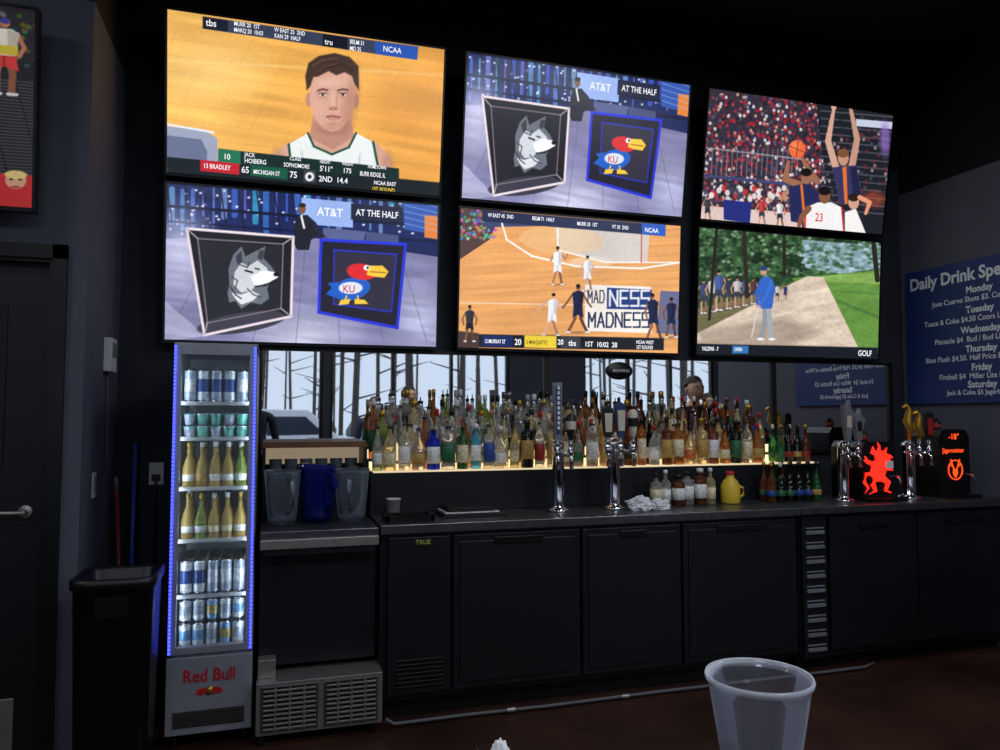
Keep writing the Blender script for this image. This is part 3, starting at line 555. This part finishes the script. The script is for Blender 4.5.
# ------------------------------------------------------------------ taps
def tower(x,y,z,h,handles,r=.032):
    b=MB(); b.lathe([(0,0),(r*1.9,0),(r*1.9,.012),(r*1.15,.02),(r,.03),(r,h-.02),(r*1.12,h-.015),(r*1.12,h),(r*.7,h+.02),(0,h+.028)],(x,y,z),M_chrome,24)
    n=len(handles)
    for i,(kind,hh,m1,m2) in enumerate(handles):
        hx=x+(i-(n-1)/2)*.075; fy=y-.085; fz=z+h-.05
        b.tube([(x,y,fz),(x+(hx-x)*.8,y-.03,fz),(hx,fy+.01,fz)],.012,M_chrome,10)
        b.tube([(hx,fy+.012,fz),(hx,fy,fz),(hx,fy-.008,fz-.02),(hx,fy-.012,fz-.075)],.011,M_chrome,10); b.lathe([(.017,0),(.019,.01),(.014,.03),(.010,.045)],(hx,fy,fz+.005),M_chrome,14)
        zz=fz+.05
        b.lathe([(0,0),(.012,0),(.014,.02),(.010,.035),(.010,.045)],(hx,fy,zz-.01),M_chrome,12)
        if kind=='paddle': b.prism([(hx-.014,zz+.03),(hx+.014,zz+.03),(hx+.030,zz+hh*.6),(hx+.028,zz+hh*.92),(hx,zz+hh),(hx-.028,zz+hh*.92),(hx-.030,zz+hh*.6)],fy-.012,fy+.012,m1); b.prism([(hx-.018,zz+.3*hh),(hx+.018,zz+.3*hh),(hx+.022,zz+.8*hh),(hx-.022,zz+.8*hh)],fy-.016,fy-.011,m2)
        elif kind=='tall':
            b.prism([(hx-.018,zz+.03),(hx+.018,zz+.03),(hx+.022,zz+hh),(hx-.022,zz+hh)],fy-.015,fy+.015,m1); b.prism([(hx-.012,zz+.06),(hx+.012,zz+.06),(hx+.014,zz+hh-.02),(hx-.014,zz+hh-.02)],fy-.019,fy-.014,m2)
            for q in range(9): b.box(hx-.007,hx+.007,fy-.0215,fy-.018,zz+.085+q*.026,zz+.102+q*.026,capw)
        elif kind=='peak': b.prism([(hx-.012,zz+.03),(hx+.012,zz+.03),(hx+.026,zz+hh*.45),(hx+.045,zz+hh*.7),(hx+.02,zz+hh*.8),(hx+.01,zz+hh),(hx-.015,zz+hh*.78),(hx-.035,zz+hh*.9),(hx-.03,zz+hh*.5)],fy-.014,fy+.014,m1); b.prism([(hx-.014,zz+hh*.4),(hx+.016,zz+hh*.4),(hx+.016,zz+hh*.65),(hx-.014,zz+hh*.65)],fy-.018,fy-.013,m2)
        elif kind=='swan':
            b.tube([(hx,fy,zz+.03),(hx+.012,fy,zz+hh*.35),(hx-.012,fy,zz+hh*.6),(hx+.005,fy,zz+hh*.85),(hx-.02,fy,zz+hh),(hx-.045,fy,zz+hh*.93)],.014,m1,10,[.012,.02,.026,.018,.015,.006])
        else: b.lathe([(0,.02),(.013,.03),(.02,hh*.35),(.028,hh*.7),(.026,hh*.92),(.012,hh),(0,hh)],(hx,fy,zz),m1,16); b.lathe([(.0265,hh*.5),(.0295,hh*.7),(.029,hh*.75)],(hx,fy-.001,zz),m2,16)
    return b.done('beer_tap_tower')
hs=mat('handle_pewter',(130,132,142),.4,.4); hb=mat('handle_black',(26,26,30),.35); hw=mat('handle_cream',(205,195,178),.4); hr=mat('handle_red',(160,34,34),.4); hn=mat('handle_navy',(40,60,110),.4)
tower(1.475,3.76,.913,.35,[('tall',.33,hs,hn),('round',.17,hb,hw)])
tower(1.80,3.76,.913,.36,[('paddle',.2,hb,hw),('paddle',.22,hn,hw),('round',.18,hw,hb)])
tower(3.27,3.70,.913,.33,[('peak',.27,hs,hw),('peak',.22,hs,hb)])
tower(3.76,3.70,.913,.33,[('swan',.24,M_brass,hb),('swan',.20,M_brass,hb),('paddle',.2,hb,hr)],.038)
# ------------------------------------------------------------------ shot machines
M_redlit=mat('red_backlit',(255,40,25),.4,emi=1.6,ecol=(255,40,26),var=0)
M_orlit=mat('orange_backlit',(255,80,30),.4,emi=1.5,ecol=(255,76,28),var=0)
def shot_machine(x,w,h,kind):
    b=MB(); z=.913; y0,y1=3.66,3.92
    b.prism([(x-w/2,z),(x+w/2,z),(x+w/2,z+h*.9),(x+w/2-.03,z+h),(x-w/2+.03,z+h),(x-w/2,z+h*.9)],y0,y1,M_black2)
    b.box(x-w/2-.01,x+w/2+.01,y0-.07,y0+.02,z,z+.02,M_black2)
    tx=x+.10 if not kind else x+.09
    b.tube([(tx,y0,z+.14),(tx,y0-.05,z+.14),(tx,y0-.055,z+.10)],.010,M_chrome)
    bottle(b,x,3.79,z+h,.07,.03,'dark','red','k',2)
    f=y0-.004
    if kind==0: # fire creature emblem: horned head, arms, legs, tail
        P=lambda a,c:(x-.118+a*.235,z+.035+c*.295)
        def limb(pts,rad):
            q=[P(a,c) for a,c in pts]; b.tube([(p[0],f,p[1]) for p in q],.01,M_redlit,7,rad)
        b.prism([P(*q) for q in [(.30,.98),(.36,.88),(.44,.90),(.50,1.0),(.54,.89),(.64,.88),(.74,.95),(.70,.83),(.84,.80),(.92,.74),(.78,.72),(.88,.66),(.68,.66),(.60,.60),(.48,.64),(.38,.70),(.34,.80),(.22,.84)]],f-.003,y0+.001,M_redlit)
        b.prism([P(*q) for q in [(.36,.70),(.62,.62),(.70,.50),(.62,.34),(.50,.26),(.32,.28),(.20,.42),(.24,.58)]],f-.003,y0+.001,M_redlit)
        limb([(.3,.62),(.12,.66),(.04,.78)],[.016,.012,.003]); limb([(.0,.70),(.12,.66)],[.002,.010]); limb([(.60,.54),(.78,.52),(.90,.60)],[.016,.012,.003]); limb([(.78,.52),(.92,.48)],[.010,.002])
        limb([(.54,.34),(.74,.24),(.66,.08),(.84,.03)],[.022,.017,.011,.003]); limb([(.36,.34),(.26,.20),(.34,.08),(.16,.02)],[.022,.017,.011,.003])
        limb([(.28,.42),(.06,.42),(.0,.26),(.12,.14),(.02,.04)],[.014,.011,.010,.007,.002]); limb([(.5,.97),(.44,1.06)],[.008,.002])
        b.box(x+.035,x+.085,y0-.02,y0-.003,z+.19,z+.235,capw)
    else:
        r1=[(x+.055*math.cos(t),z+.17+.06*math.sin(t)) for t in np.linspace(0,2*math.pi,28)]
        for i in range(27): b.tube([(r1[i][0],f,r1[i][1]),(r1[i+1][0],f,r1[i+1][1])],.0035,M_orlit,5)
        for s in (-1,1):
            b.tube([(x,f,z+.16),(x+s*.02,f,z+.19),(x+s*.035,f,z+.235)],.004,M_orlit,5); b.tube([(x+s*.02,f,z+.19),(x+s*.04,f,z+.20)],.003,M_orlit,5)
        b.prism([(x-.018,z+.15),(x,z+.12),(x+.018,z+.15),(x+.014,z+.175),(x-.014,z+.175)],f-.002,y0+.001,M_orlit)
    o=b.done('liquor_shot_dispenser',bevel=.003)
    if kind: text('Jägermeister',.04,(x-.1,y0-.005,z+.29),(R(90),0,0),M_orlit,o,'lettering',sx=.85); text('-18°',.05,(x-.05,y0-.005,z+.375),(R(90),0,0),M_orlit,o,'lettering')
shot_machine(3.50,.25,.35,0); shot_machine(4.08,.24,.42,1)
# ------------------------------------------------------------------ counter clutter
def pitcher(x,y,g,s=1,rz=0):
    b=MB()
    b.lathe([(0,.006),(.052,.006),(.055,0),(.062,.03),(.07,.12),(.078,.22),(.082,.235),(.078,.235),(.07,.215),(.062,.12),(.054,.03),(0,.02)],(0,0,0),g,24)
    b.tube([(.075,0,.2),(.115,0,.2),(.13,0,.16),(.12,0,.09),(.065,0,.05)],.01,g,8)
    b.prism([(-.07,.19),(-.105,.24),(-.078,.24)],-.02,.02,g)
    o=b.done('glass_pitcher'); o.location=(x,y,.907); o.scale=(s,s,s); o.rotation_euler=(0,0,rz); return o
pitcher(.06,3.74,pg,1.08,R(-70)); pitcher(.225,3.78,pb,1.15,R(-60)); pitcher(.385,3.74,pg,1.08,R(-100))
b=MB(); b.lathe([(0,0),(.028,0),(.036,.085),(.038,.085),(.038,.09),(.034,.09),(.026,.006),(0,.006)],(.60,3.80,.913),M_white,20); b.done('foam_cup')
b=MB()
for k in range(5): b.box(.82+.01*k,1.16-.02*k,3.66+.005*k,3.86,.913+k*.009,.920+k*.009,[M_black2,M_black,M_white,M_black2,M_black][k])
b.done('menu_stack',bevel=.002)
b=MB(); b.box(.53,.76,3.56,3.70,.913,.918,M_black2)
for s in ((.53,.545,3.56,3.70),(.745,.76,3.56,3.70),(.53,.76,3.56,3.57),(.53,.76,3.69,3.70)): b.box(*s,.918,.945,M_black2)
b.done('bar_caddy_tray')
def crumple(name,x,y,z,sx,sy,sz,mt,seed,k=.16):
    import bmesh
    from mathutils import noise
    bm=bmesh.new(); bmesh.ops.create_icosphere(bm,subdivisions=5,radius=1)
    for v in bm.verts:
        n=noise.fractal(v.co*1.6+Vector((seed,0,0)),1,2,4); r=noise.ridged_multi_fractal(v.co*2.2+Vector((0,seed,0)),.8,2.2,4,1,2)
        v.co*=(.72+.25*n+k*r); v.co.z=max(v.co.z,-.55); v.co=Vector((v.co.x*sx,v.co.y*sy,(v.co.z+.55)*sz))
    top=max(v.co.z for v in bm.verts)
    me=bpy.data.meshes.new(name); bm.to_mesh(me); bm.free(); me.materials.append(mt)
    o=bpy.data.objects.new(name,me); COL.objects.link(o); o.location=(x,y,z); return o,top
M_cloth=mat('white_cloth',(225,225,228),.9,var=.06)
crumple('bar_towel',1.90,3.66,.913,.075,.06,.05,M_cloth,3); crumple('bar_towel',2.03,3.67,.913,.06,.05,.04,M_cloth,9)
# ------------------------------------------------------------------ beverage cooler
fr=empty('beverage_cooler')
M_cool=mat('cooler_silver',(150,153,164),.35,.3); M_in=mat('cooler_liner',(200,208,216),.5,var=.03)
x0,x1,yf,yb=-.405,-.058,3.50,4.05
b=MB()
b.box(x0,x0+.018,yf+.03,yb,.06,1.73,M_cool); b.box(x1-.018,x1,yf+.03,yb,.06,1.73,M_cool); b.box(x0,x1,yb-.03,yb,.06,1.73,M_cool)
b.box(x0,x1,yf+.03,yb,1.70,1.74,M_cool); b.box(x0,x1,yf+.03,yb,.06,.40,M_cool); b.box(x0+.018,x1-.018,yb-.035,yb-.03,.40,1.70,M_in)
b.box(x0+.018,x0+.022,yf+.03,yb-.03,.4,1.7,M_in); b.box(x1-.022,x1-.018,yf+.03,yb-.03,.4,1.7,M_in)
b.prism([(x0,.07),(x1,.07),(x1,.39),(x0,.39)],yf,yf+.03,M_cool)
b.box(x0+.03,x1-.03,yf-.004,yf,.10,.17,M_dsteel)
for k in range(5): b.box(x0+.04,x1-.04,yf-.007,yf-.003,.105+k*.012,.110+k*.012,M_black2)
for x in (x0+.03,x1-.03):
    for y in (yf+.06,yb-.06): b.lathe([(0,0),(.018,0),(.018,.06),(0,.06)],(x,y,0),M_black2,10)
b.done('cabinet',fr,bevel=.004)
b=MB(); b.box(x0+.004,x0+.034,yf-.004,yf+.026,.405,1.725,M_cool); b.box(x1-.034,x1-.004,yf-.004,yf+.026,.405,1.725,M_cool); b.box(x0+.034,x1-.034,yf-.004,yf+.026,1.685,1.725,M_cool); b.box(x0+.034,x1-.034,yf-.004,yf+.026,.405,.435,M_cool)
b.box(x0+.036,x1-.036,yf+.008,yf+.012,.435,1.685,glassy('cooler_door_glass',(230,240,245),.01,.03)); b.done('door',fr,bevel=.003)
b=MB()
for x in (x0+.010,x1-.010):
    z=.41
    while z<1.72: b.box(x-.0045,x+.0045,yf-.009,yf-.0045,z,z+.010,M_blue); z+=.0165
b.done('blue_light_strips',fr)
b=MB()
for x in (x0+.026,x1-.026): b.box(x-.003,x+.003,yf+.029,yf+.036,.45,1.68,M_wled)
b.done('interior_light_tubes',fr)
sh=[1.478,1.322,1.104,.879,.640,.41]
b=MB()
for z in sh:
    for k in range(8): b.tube([(x0+.022,yf+.05+k*.055,z-.004),(x1-.022,yf+.05+k*.055,z-.004)],.002,M_steel,5)
    b.box(x0+.03,x1-.03,yf+.045,yf+.049,z-.012,z+.004,M_white)
b.done('wire_shelves',fr)
can=lambda n,c:mat('can_'+n,c,.35,.3,var=.3,scale=60)
CN=dict(silver=can('silver',(175,184,200)),teal=can('teal',(110,190,170)),white=can('white',(225,228,235)),navy=can('navy',(55,80,145)),rose=can('rose',(180,100,135)),gold=can('gold',(200,180,110)),lblue=can('light_blue',(125,170,215)))
def cann(b,x,y,z,h,r,m1,m2):
    b.lathe([(0,0),(r*.8,0),(r,.01),(r,h*.3),(r,h*.31),(r,h*.68),(r,h*.69),(r,h-.012),(r*.82,h),(r*.8,h-.003),(0,h-.004)],(x,y,z),[caps,caps,m1,m1,m2,m2,m1,caps,caps,caps],14)
b=MB(); xs=[x0+.064+k*.0545 for k in range(5)]; xs=[x for x in xs if x<x1-.05]
rows=[(0,'can',[('navy','silver'),('silver','rose'),('white','navy'),('silver','navy'),('silver','white'),('silver','white')]),(1,'can2',[('teal','white'),('silver','teal'),('teal','silver')]),(2,'btl',None),(3,'btl',None),(4,'can',[('silver','white'),('white','navy'),('silver','white')]),(5,'can3',[('white','lblue'),('lblue','gold'),('navy','gold'),('white','silver')])]
for ri,k,cs in rows:
    z=sh[ri]+.001
    for j in range(4):
        for i,x in enumerate(xs):
            y=yf+.085+j*.075
            if k=='btl': bottle(b,x,y,z,.20,.026,random.choice(['beer','beer','beer','lime']),random.choice(['gold','white','cream','white']),random.choice('gkw'),3)
            elif k=='can2': # squat tapered cups stacked two high
                for q in range(2):
                    c=random.choice(cs); zz=z+q*.055
                    b.lathe([(0,0),(.019,0),(.0255,.046),(.026,.047),(.026,.05),(0,.05)],(x,y,zz),[CN[c[0]],CN[c[0]],CN[c[1]],CN[c[1]],caps],14)
            else:
                c=random.choice(cs); cann(b,x,y,z,{'can':.15,'can3':.11}[k],.025,CN[c[0]],CN[c[1]])
                if k=='can3': c=random.choice(cs); cann(b,x,y,z+.111,.10,.025,CN[c[0]],CN[c[1]])
b.done('cans_and_bottles',fr)
M_rb=mat('red_print',(190,25,40),.5); text('Red Bull',.075,((x0+x1)/2,yf-.003,.31),(R(90),0,0),M_rb,fr,'lettering',align='CENTER',ext=.001,sx=.85)
b=MB(); b.lathe([(0,0),(.018,0),(.018,.003),(0,.003)],((x0+x1)/2,yf-.001,.245),capg,20,Matrix.Rotation(R(90),4,'X')); 
for s in(-1,1):
    c=(x0+x1)/2; b.prism([(c+s*.008,.245),(c+s*.02,.26),(c+s*.045,.255),(c+s*.055,.238),(c+s*.04,.232),(c+s*.02,.232)],yf-.005,yf-.001,M_rb)
b.done('emblem',fr)
# ------------------------------------------------------------------ left corner things
b=MB(); M_bin=mat('bin_black',(12,13,17),.4)
b.lathe([(0,0),(.12,0),(.125,.01),(.142,.76),(.152,.765),(.152,.80),(.142,.802),(.13,.80),(.12,.79),(.10,.2),(0,.2)],(0,0,0),M_bin,32,sq=9)
b.box(-.06,.06,-.156,-.142,.66,.74,M_black2)
o=b.done('trash_can'); o.location=(-.562,3.32,0)
b=MB(); M_bh=mat('broom_blue',(50,75,170),.4); b.tube([(-.655,4.17,.12),(-.66,4.24,1.28)],.011,M_bh); b.box(-.74,-.60,4.15,4.20,.08,.13,M_bh)
for k in range(20): b.tube([(-.735+k*.0068,4.175,.085),(-.738+k*.0070,4.17,0)],.003,M_white,4)
b.done('push_broom')
b=MB(); M_rh=mat('stick_red',(120,40,40),.4); b.tube([(-.64,3.98,.02),(-.715,4.09,1.05)],.009,M_rh); b.tube([(-.715,4.09,1.05),(-.72,4.095,1.12)],.010,M_pipe); b.lathe([(.0,0),(.05,.0),(.045,.06),(.012,.09)],(-.64,3.98,0),capk,12); b.done('mop')
b=MB(); b.box(-.759,-.725,3.93,4.06,1.63,1.79,M_white); b.box(-.725,-.722,3.95,4.04,1.70,1.77,mat('lcd_grey',(120,130,125),.3)); b.tube([(-.752,4.0,1.63),(-.752,4.0,1.50),(-.752,4.03,1.2)],.004,M_pipe); b.done('thermostat',bevel=.004)
b=MB(); b.box(-.759,-.754,3.76,3.83,1.05,1.165,M_white); b.box(-.754,-.751,3.78,3.81,1.07,1.10,M_steel); b.box(-.754,-.751,3.78,3.81,1.115,1.145,M_steel); b.done('wall_outlet',bevel=.002)
b=MB(); b.box(-.60,-.53,4.292,4.299,1.06,1.175,M_white); b.box(-.585,-.545,4.27,4.292,1.08,1.115,M_black2); b.tube([(-.565,4.27,1.09),(-.565,4.25,.95),(-.56,4.27,.5),(-.5,4.27,.2)],.005,M_black2); b.done('wall_outlet',bevel=.002)
# ------------------------------------------------------------------ drink specials sign
b=MB(); M_sign=mat('sign_navy',(34,52,112),.5,var=.05); b.box(4.325,4.348,3.10,4.24,1.50,2.43,M_sign)
sg=b.done('drink_specials_sign',bevel=.003); M_st=mat('sign_ink',(225,230,240),.6,var=0)
L=[('Daily Drink Specials',.115,2.335),('Monday',.062,2.235),('Jose Cuervo Shots $3. Corona $3.50',.05,2.175),('Tuesday',.062,2.105),('Tuaca & Coke $4.50 Coors Light Bottles $3',.05,2.045),('Wednesday',.062,1.975),('Pinnacle $4  Bud / Bud Light Bottles',.05,1.915),('Thursday',.062,1.85),('Blue Flush $4.50. Half Price Bottles of Wine',.05,1.795),('Friday',.062,1.73),('Fireball $4  Miller Lite Bottles $3',.05,1.675),('Saturday',.062,1.62),('Jack & Coke $5 Jagerbomb $5',.045,1.57)]
for i,(s,z,h) in enumerate(L): text(s,z,(4.3245,3.66 if i else 4.20,h),(R(90),0,R(-90)),M_st,sg,'lettering',align='CENTER' if i else 'LEFT',sx=.95,bold=.03 if len(s)<21 else .015)
# ------------------------------------------------------------------ near bar with cup and napkin
b=MB(); M_bar=mat('bar_top_wood',(48,30,22),.3,var=.3,scale=4,coat=.4)
b.box(-1.6,3.2,-.05,.63,1.0,1.04,M_bar); b.box(-1.5,3.1,.05,.50,0,1.0,M_black); b.box(-1.6,3.2,-.08,-.05,.985,1.05,M_bar); b.tube([(-1.5,-.15,.2),(3.1,-.15,.2)],.02,M_brass)
for x in (-1.2,.8,2.8): b.tube([(x,.05,.2),(x,-.15,.2)],.012,M_brass)
b.done('front_bar',bevel=.005)
M_cup=glassy('clear_plastic',(215,218,230),.035,.12,tint=(246,247,250))
M_cuprim=glassy('clear_plastic_rim',(225,228,238),.35,.1,tint=(246,247,250))
b=MB()
N=14
f=lambda t:.0225+.0215*t**1.05
prof=[(0,.012),(.018,.012),(.020,0),(.023,.004)]+[(f(k/N),.004+.140*k/N) for k in range(1,N+1)]
ms=[M_cup]*(len(prof)-1)
prof+=[(.0462,.1455),(.0468,.1485),(.0458,.151),(.0440,.150),(.0432,.147)]; ms+=[M_cuprim]*5
prof+=[(f(k/N)-.0013,.006+.140*k/N) for k in range(N,0,-1)]+[(.020,.018),(0,.018)]
ms+=[M_cup]*(len(prof)-1-len(ms))
b.lathe(prof,(0,0,0),ms,56)
o=b.done('plastic_cup'); o.location=(.418,.582,1.04)
o,top=crumple('paper_napkin',.17,.575,1.04,.032,.030,.078,M_cloth,11,.10); o.scale=(1,1,.128/top)
# ------------------------------------------------------------------ people (seen in the mirror)
def human(name,x,y,rot,h,shirt,pants,skin,hair,arm=0):
    root=empty(name,(x,y,0)); root.rotation_euler=(0,0,rot); k=h/1.75; root.scale=(k,k,k)
    ms=mat('shirt',shirt,.85); mp=mat('trousers',pants,.85); mk=mat('skin',skin,.55,var=.04); mh=mat('hair',hair,.7); mo=mat('shoes',(20,20,22),.5)
    def skinned(nm,V,E,roots,fn,sub=2):
        me=bpy.data.meshes.new(nm); me.from_pydata([v[:3] for v in V],E,[]); o=bpy.data.objects.new(nm,me); COL.objects.link(o)
        s=o.modifiers.new('s','SKIN'); sv=me.skin_vertices[0].data
        for i,v in enumerate(V): sv[i].radius=(v[3],v[4]); sv[i].use_root=(i in roots)
        q=o.modifiers.new('q','SUBSURF'); q.levels=sub; q.render_levels=sub
        bpy.context.view_layer.update(); dg=bpy.context.evaluated_depsgraph_get()
        m2=bpy.data.meshes.new_from_object(o.evaluated_get(dg)); o.modifiers.clear(); o.data=m2
        m2.materials.clear()
        for m in (ms,mp,mk,mh,mo): m2.materials.append(m)
        for p in m2.polygons: p.use_smooth=True; p.material_index=fn(p.center)
        o.parent=root; return o
    V=[(0,0,.96,.15,.11),(0,0,1.10,.135,.10),(0,.0,1.28,.165,.115),(0,-.01,1.42,.12,.085),(0,0,1.50,.055,.055),(0,.01,1.57,.05,.055)]
    E=[(0,1),(1,2),(2,3),(3,4),(4,5)]
    hands=[]
    for s in(-1,1):
        i=len(V)
        if arm and s==1: V+=[(s*.13,-.01,1.42,.07,.065),(s*.2,0,1.40,.06,.06),(s*.25,.06,1.14,.046,.046),(s*.17,.30,1.20,.03,.028),(s*.15,.36,1.215,.028,.018)]
        else: V+=[(s*.13,-.01,1.42,.07,.065),(s*.2,0,1.40,.06,.06),(s*.25,-.02,1.12,.046,.046),(s*.26,.05,.89,.028,.03),(s*.26,.06,.83,.018,.032)]
        E+=[(3,i),(i,i+1),(i+1,i+2),(i+2,i+3),(i+3,i+4)]; hands.append((V[i+4],V[i+3],s))
        i=len(V); V+=[(s*.095,0,.88,.09,.09),(s*.10,.01,.50,.06,.06),(s*.105,-.01,.10,.04,.042),(s*.11,.06,.045,.042,.035),(s*.115,.15,.035,.04,.025)]
        E+=[(0,i),(i,i+1),(i+1,i+2),(i+2,i+3),(i+3,i+4)]
    def fn(c):
        if c.z<.085: return 4
        if abs(c.x)>.12 and ((c.z<.90 and abs(c.x)>.2 ) or (arm and c.x>0 and c.y>.27)): return 2
        if c.z<.98 and abs(c.x)<.2: return 1
        if c.z>1.485 and abs(c.x)<.09: return 2
        return 0
    skinned('body',V,E,[0],fn)
    FV=[];FE=[];FR=[]
    for P,Wr,s in hands:
        p=Vector(P[:3]); d=(p-Vector(Wr[:3])).normalized(); side=Vector((0,1,0)) if d.z<-.5 else Vector((1,0,0)); cur=Vector((-s,0,0)) if d.z<-.5 else Vector((0,0,-1))
        for j,(o_,L) in enumerate(((-.026,.060),(-.009,.072),(.009,.078),(.026,.070))):
            i=len(FV); a=p+side*o_; FR.append(i)
            for t,c in ((0,0),(.45,.02),(.75,.10),(1,.28)): q=a+d*(.02+L*t)+cur*(L*c); FV.append((*q,.009,.009))
            FE+=[(i,i+1),(i+1,i+2),(i+2,i+3)]
        i=len(FV); FR.append(i); a=p+side*.02-d*.02
        for t in (0,.03,.055): q=a+side*(.01+t*.55)+d*t+cur*t*.5; FV.append((*q,.010,.010))
        FE+=[(i,i+1),(i+1,i+2)]
    skinned('fingers',FV,FE,FR,lambda c:2,1)
    import bmesh
    bm=bmesh.new(); bmesh.ops.create_uvsphere(bm,u_segments=40,v_segments=30,radius=1)
    for v in bm.verts:
        c=v.co.copy(); X,Y,Z=c.x*.077,c.y*.098,c.z*.118
        if c.z<0: X*=1-.28*(-c.z)**1.5; Y=Y*(1-.18*(-c.z)) + (.012*(-c.z) if c.y>0 else 0)
        if c.y>.2:
            n=math.exp(-((X/.013)**2)-(((Z+.022)/.022)**2)); Y+=.022*n
            for e in(-1,1): Y-=.010*math.exp(-(((X-e*.031)/.016)**2)-(((Z-.004)/.012)**2))
            Y+=.006*math.exp(-((X/.025)**2)-(((Z+.062)/.008)**2)); Y+=.004*math.exp(-((Z-.028)/.01)**2)
        v.co=Vector((X,Y,Z))
    me=bpy.data.meshes.new('head'); bm.to_mesh(me); bm.free()
    for m in (mk,mh,mat('lips',(150,80,75),.5)): me.materials.append(m)
    for p in me.polygons:
        p.use_smooth=True; c=p.center
        if (c.z>.062 and c.y<.075) or c.z>.085 or (c.z>-.03 and c.y<.005 and abs(c.x)<.09 and not(c.z<.02 and c.y>-.03)): p.material_index=1
        elif abs(c.z+.062)<.007 and abs(c.x)<.022 and c.y>.05: p.material_index=2
    o=bpy.data.objects.new('head',me); COL.objects.link(o); o.parent=root; o.location=(0,.02,1.635)
    b=MB(); ew=mat('eye_white',(230,230,228),.3); ek=mat('iris_dark',(25,18,15),.2)
    for s in(-1,1):
        b.lathe([(0,-.011),(.008,-.008),(.011,0),(.008,.008),(0,.011)],(s*.031,.098,1.64),ew,12); b.lathe([(0,-.005),(.0045,0),(0,.005)],(s*.031,.108,1.64),ek,10)
        b.lathe([(0,-.03),(.014,-.018),(.018,.005),(.014,.024),(0,.032)],(s*.078,.012,1.63),mk,12,flat=.8)
        b.tube([(s*.017,.112,1.663),(s*.031,.114,1.667),(s*.046,.104,1.662)],.004,mh,6)
    b.lathe([(.0,.108),(.035,.103),(.065,.082),(.080,.05),(.083,.02)],(0,-.006,1.665),mh,28,flat=1.16,M=Matrix.Rotation(R(12),4,'X'))
    b.done('face_features_and_hair',root)
    return root
human('bartender_man',3.85,2.25,0,1.78,(38,38,44),(30,32,40),(220,176,154),(84,70,62),arm=1)
human('standing_patron',1.75,-1.3,R(-8),1.80,(24,26,32),(30,34,46),(190,145,120),(30,24,20))
human('standing_patron',-.18,-.95,R(5),1.74,(30,34,44),(26,28,36),(200,152,128),(40,30,24))
human('standing_patron',6.0,-.9,R(10),1.72,(60,40,40),(30,32,42),(200,155,130),(50,36,28))
human('standing_patron',1.35,-1.7,R(12),1.66,(50,60,90),(30,32,42),(205,160,138),(90,64,40))
# ------------------------------------------------------------------ ceiling fill lights, unseen fittings added to brighten the room
M_fill_lens=mat('fill_light_lens',(255,250,240),.5,emi=2,ecol=(235,240,255),var=0)
for (x,y,p) in ((-2.6,1.6,19),(-1.0,-1.2,34),(1.6,-.6,40),(4.2,-.6,42),(7,-.5,30),(2.2,1.9,24)):
    b=MB(); b.box(-.62,.62,-.17,.17,.03,.10,M_black2); b.box(-.60,.60,-.15,.15,.022,.03,M_fill_lens)
    for sx in (-1,1): b.tube([(sx*.5,0,.1),(sx*.5,0,.17)],.01,M_black2)
    o=b.done('added_fill_fixture'); o.location=(x,y,3.73)
    l=bpy.data.lights.new('added_fill_light','AREA'); l.shape='RECTANGLE'; l.size=1.15; l.size_y=.28; l.energy=p; l.color=(.86,.92,1)
    q=bpy.data.objects.new('added_fill_light',l); COL.objects.link(q); q.parent=o; q.location=(0,0,.015)
# ------------------------------------------------------------------ camera
c=bpy.data.cameras.new('camera'); c.lens=27; c.sensor_width=36; co=bpy.data.objects.new('camera',c); COL.objects.link(co)
co.location=(0,0,1.42); co.rotation_euler=(R(93.1),0,R(-17)); sc.camera=co; c.clip_start=.02
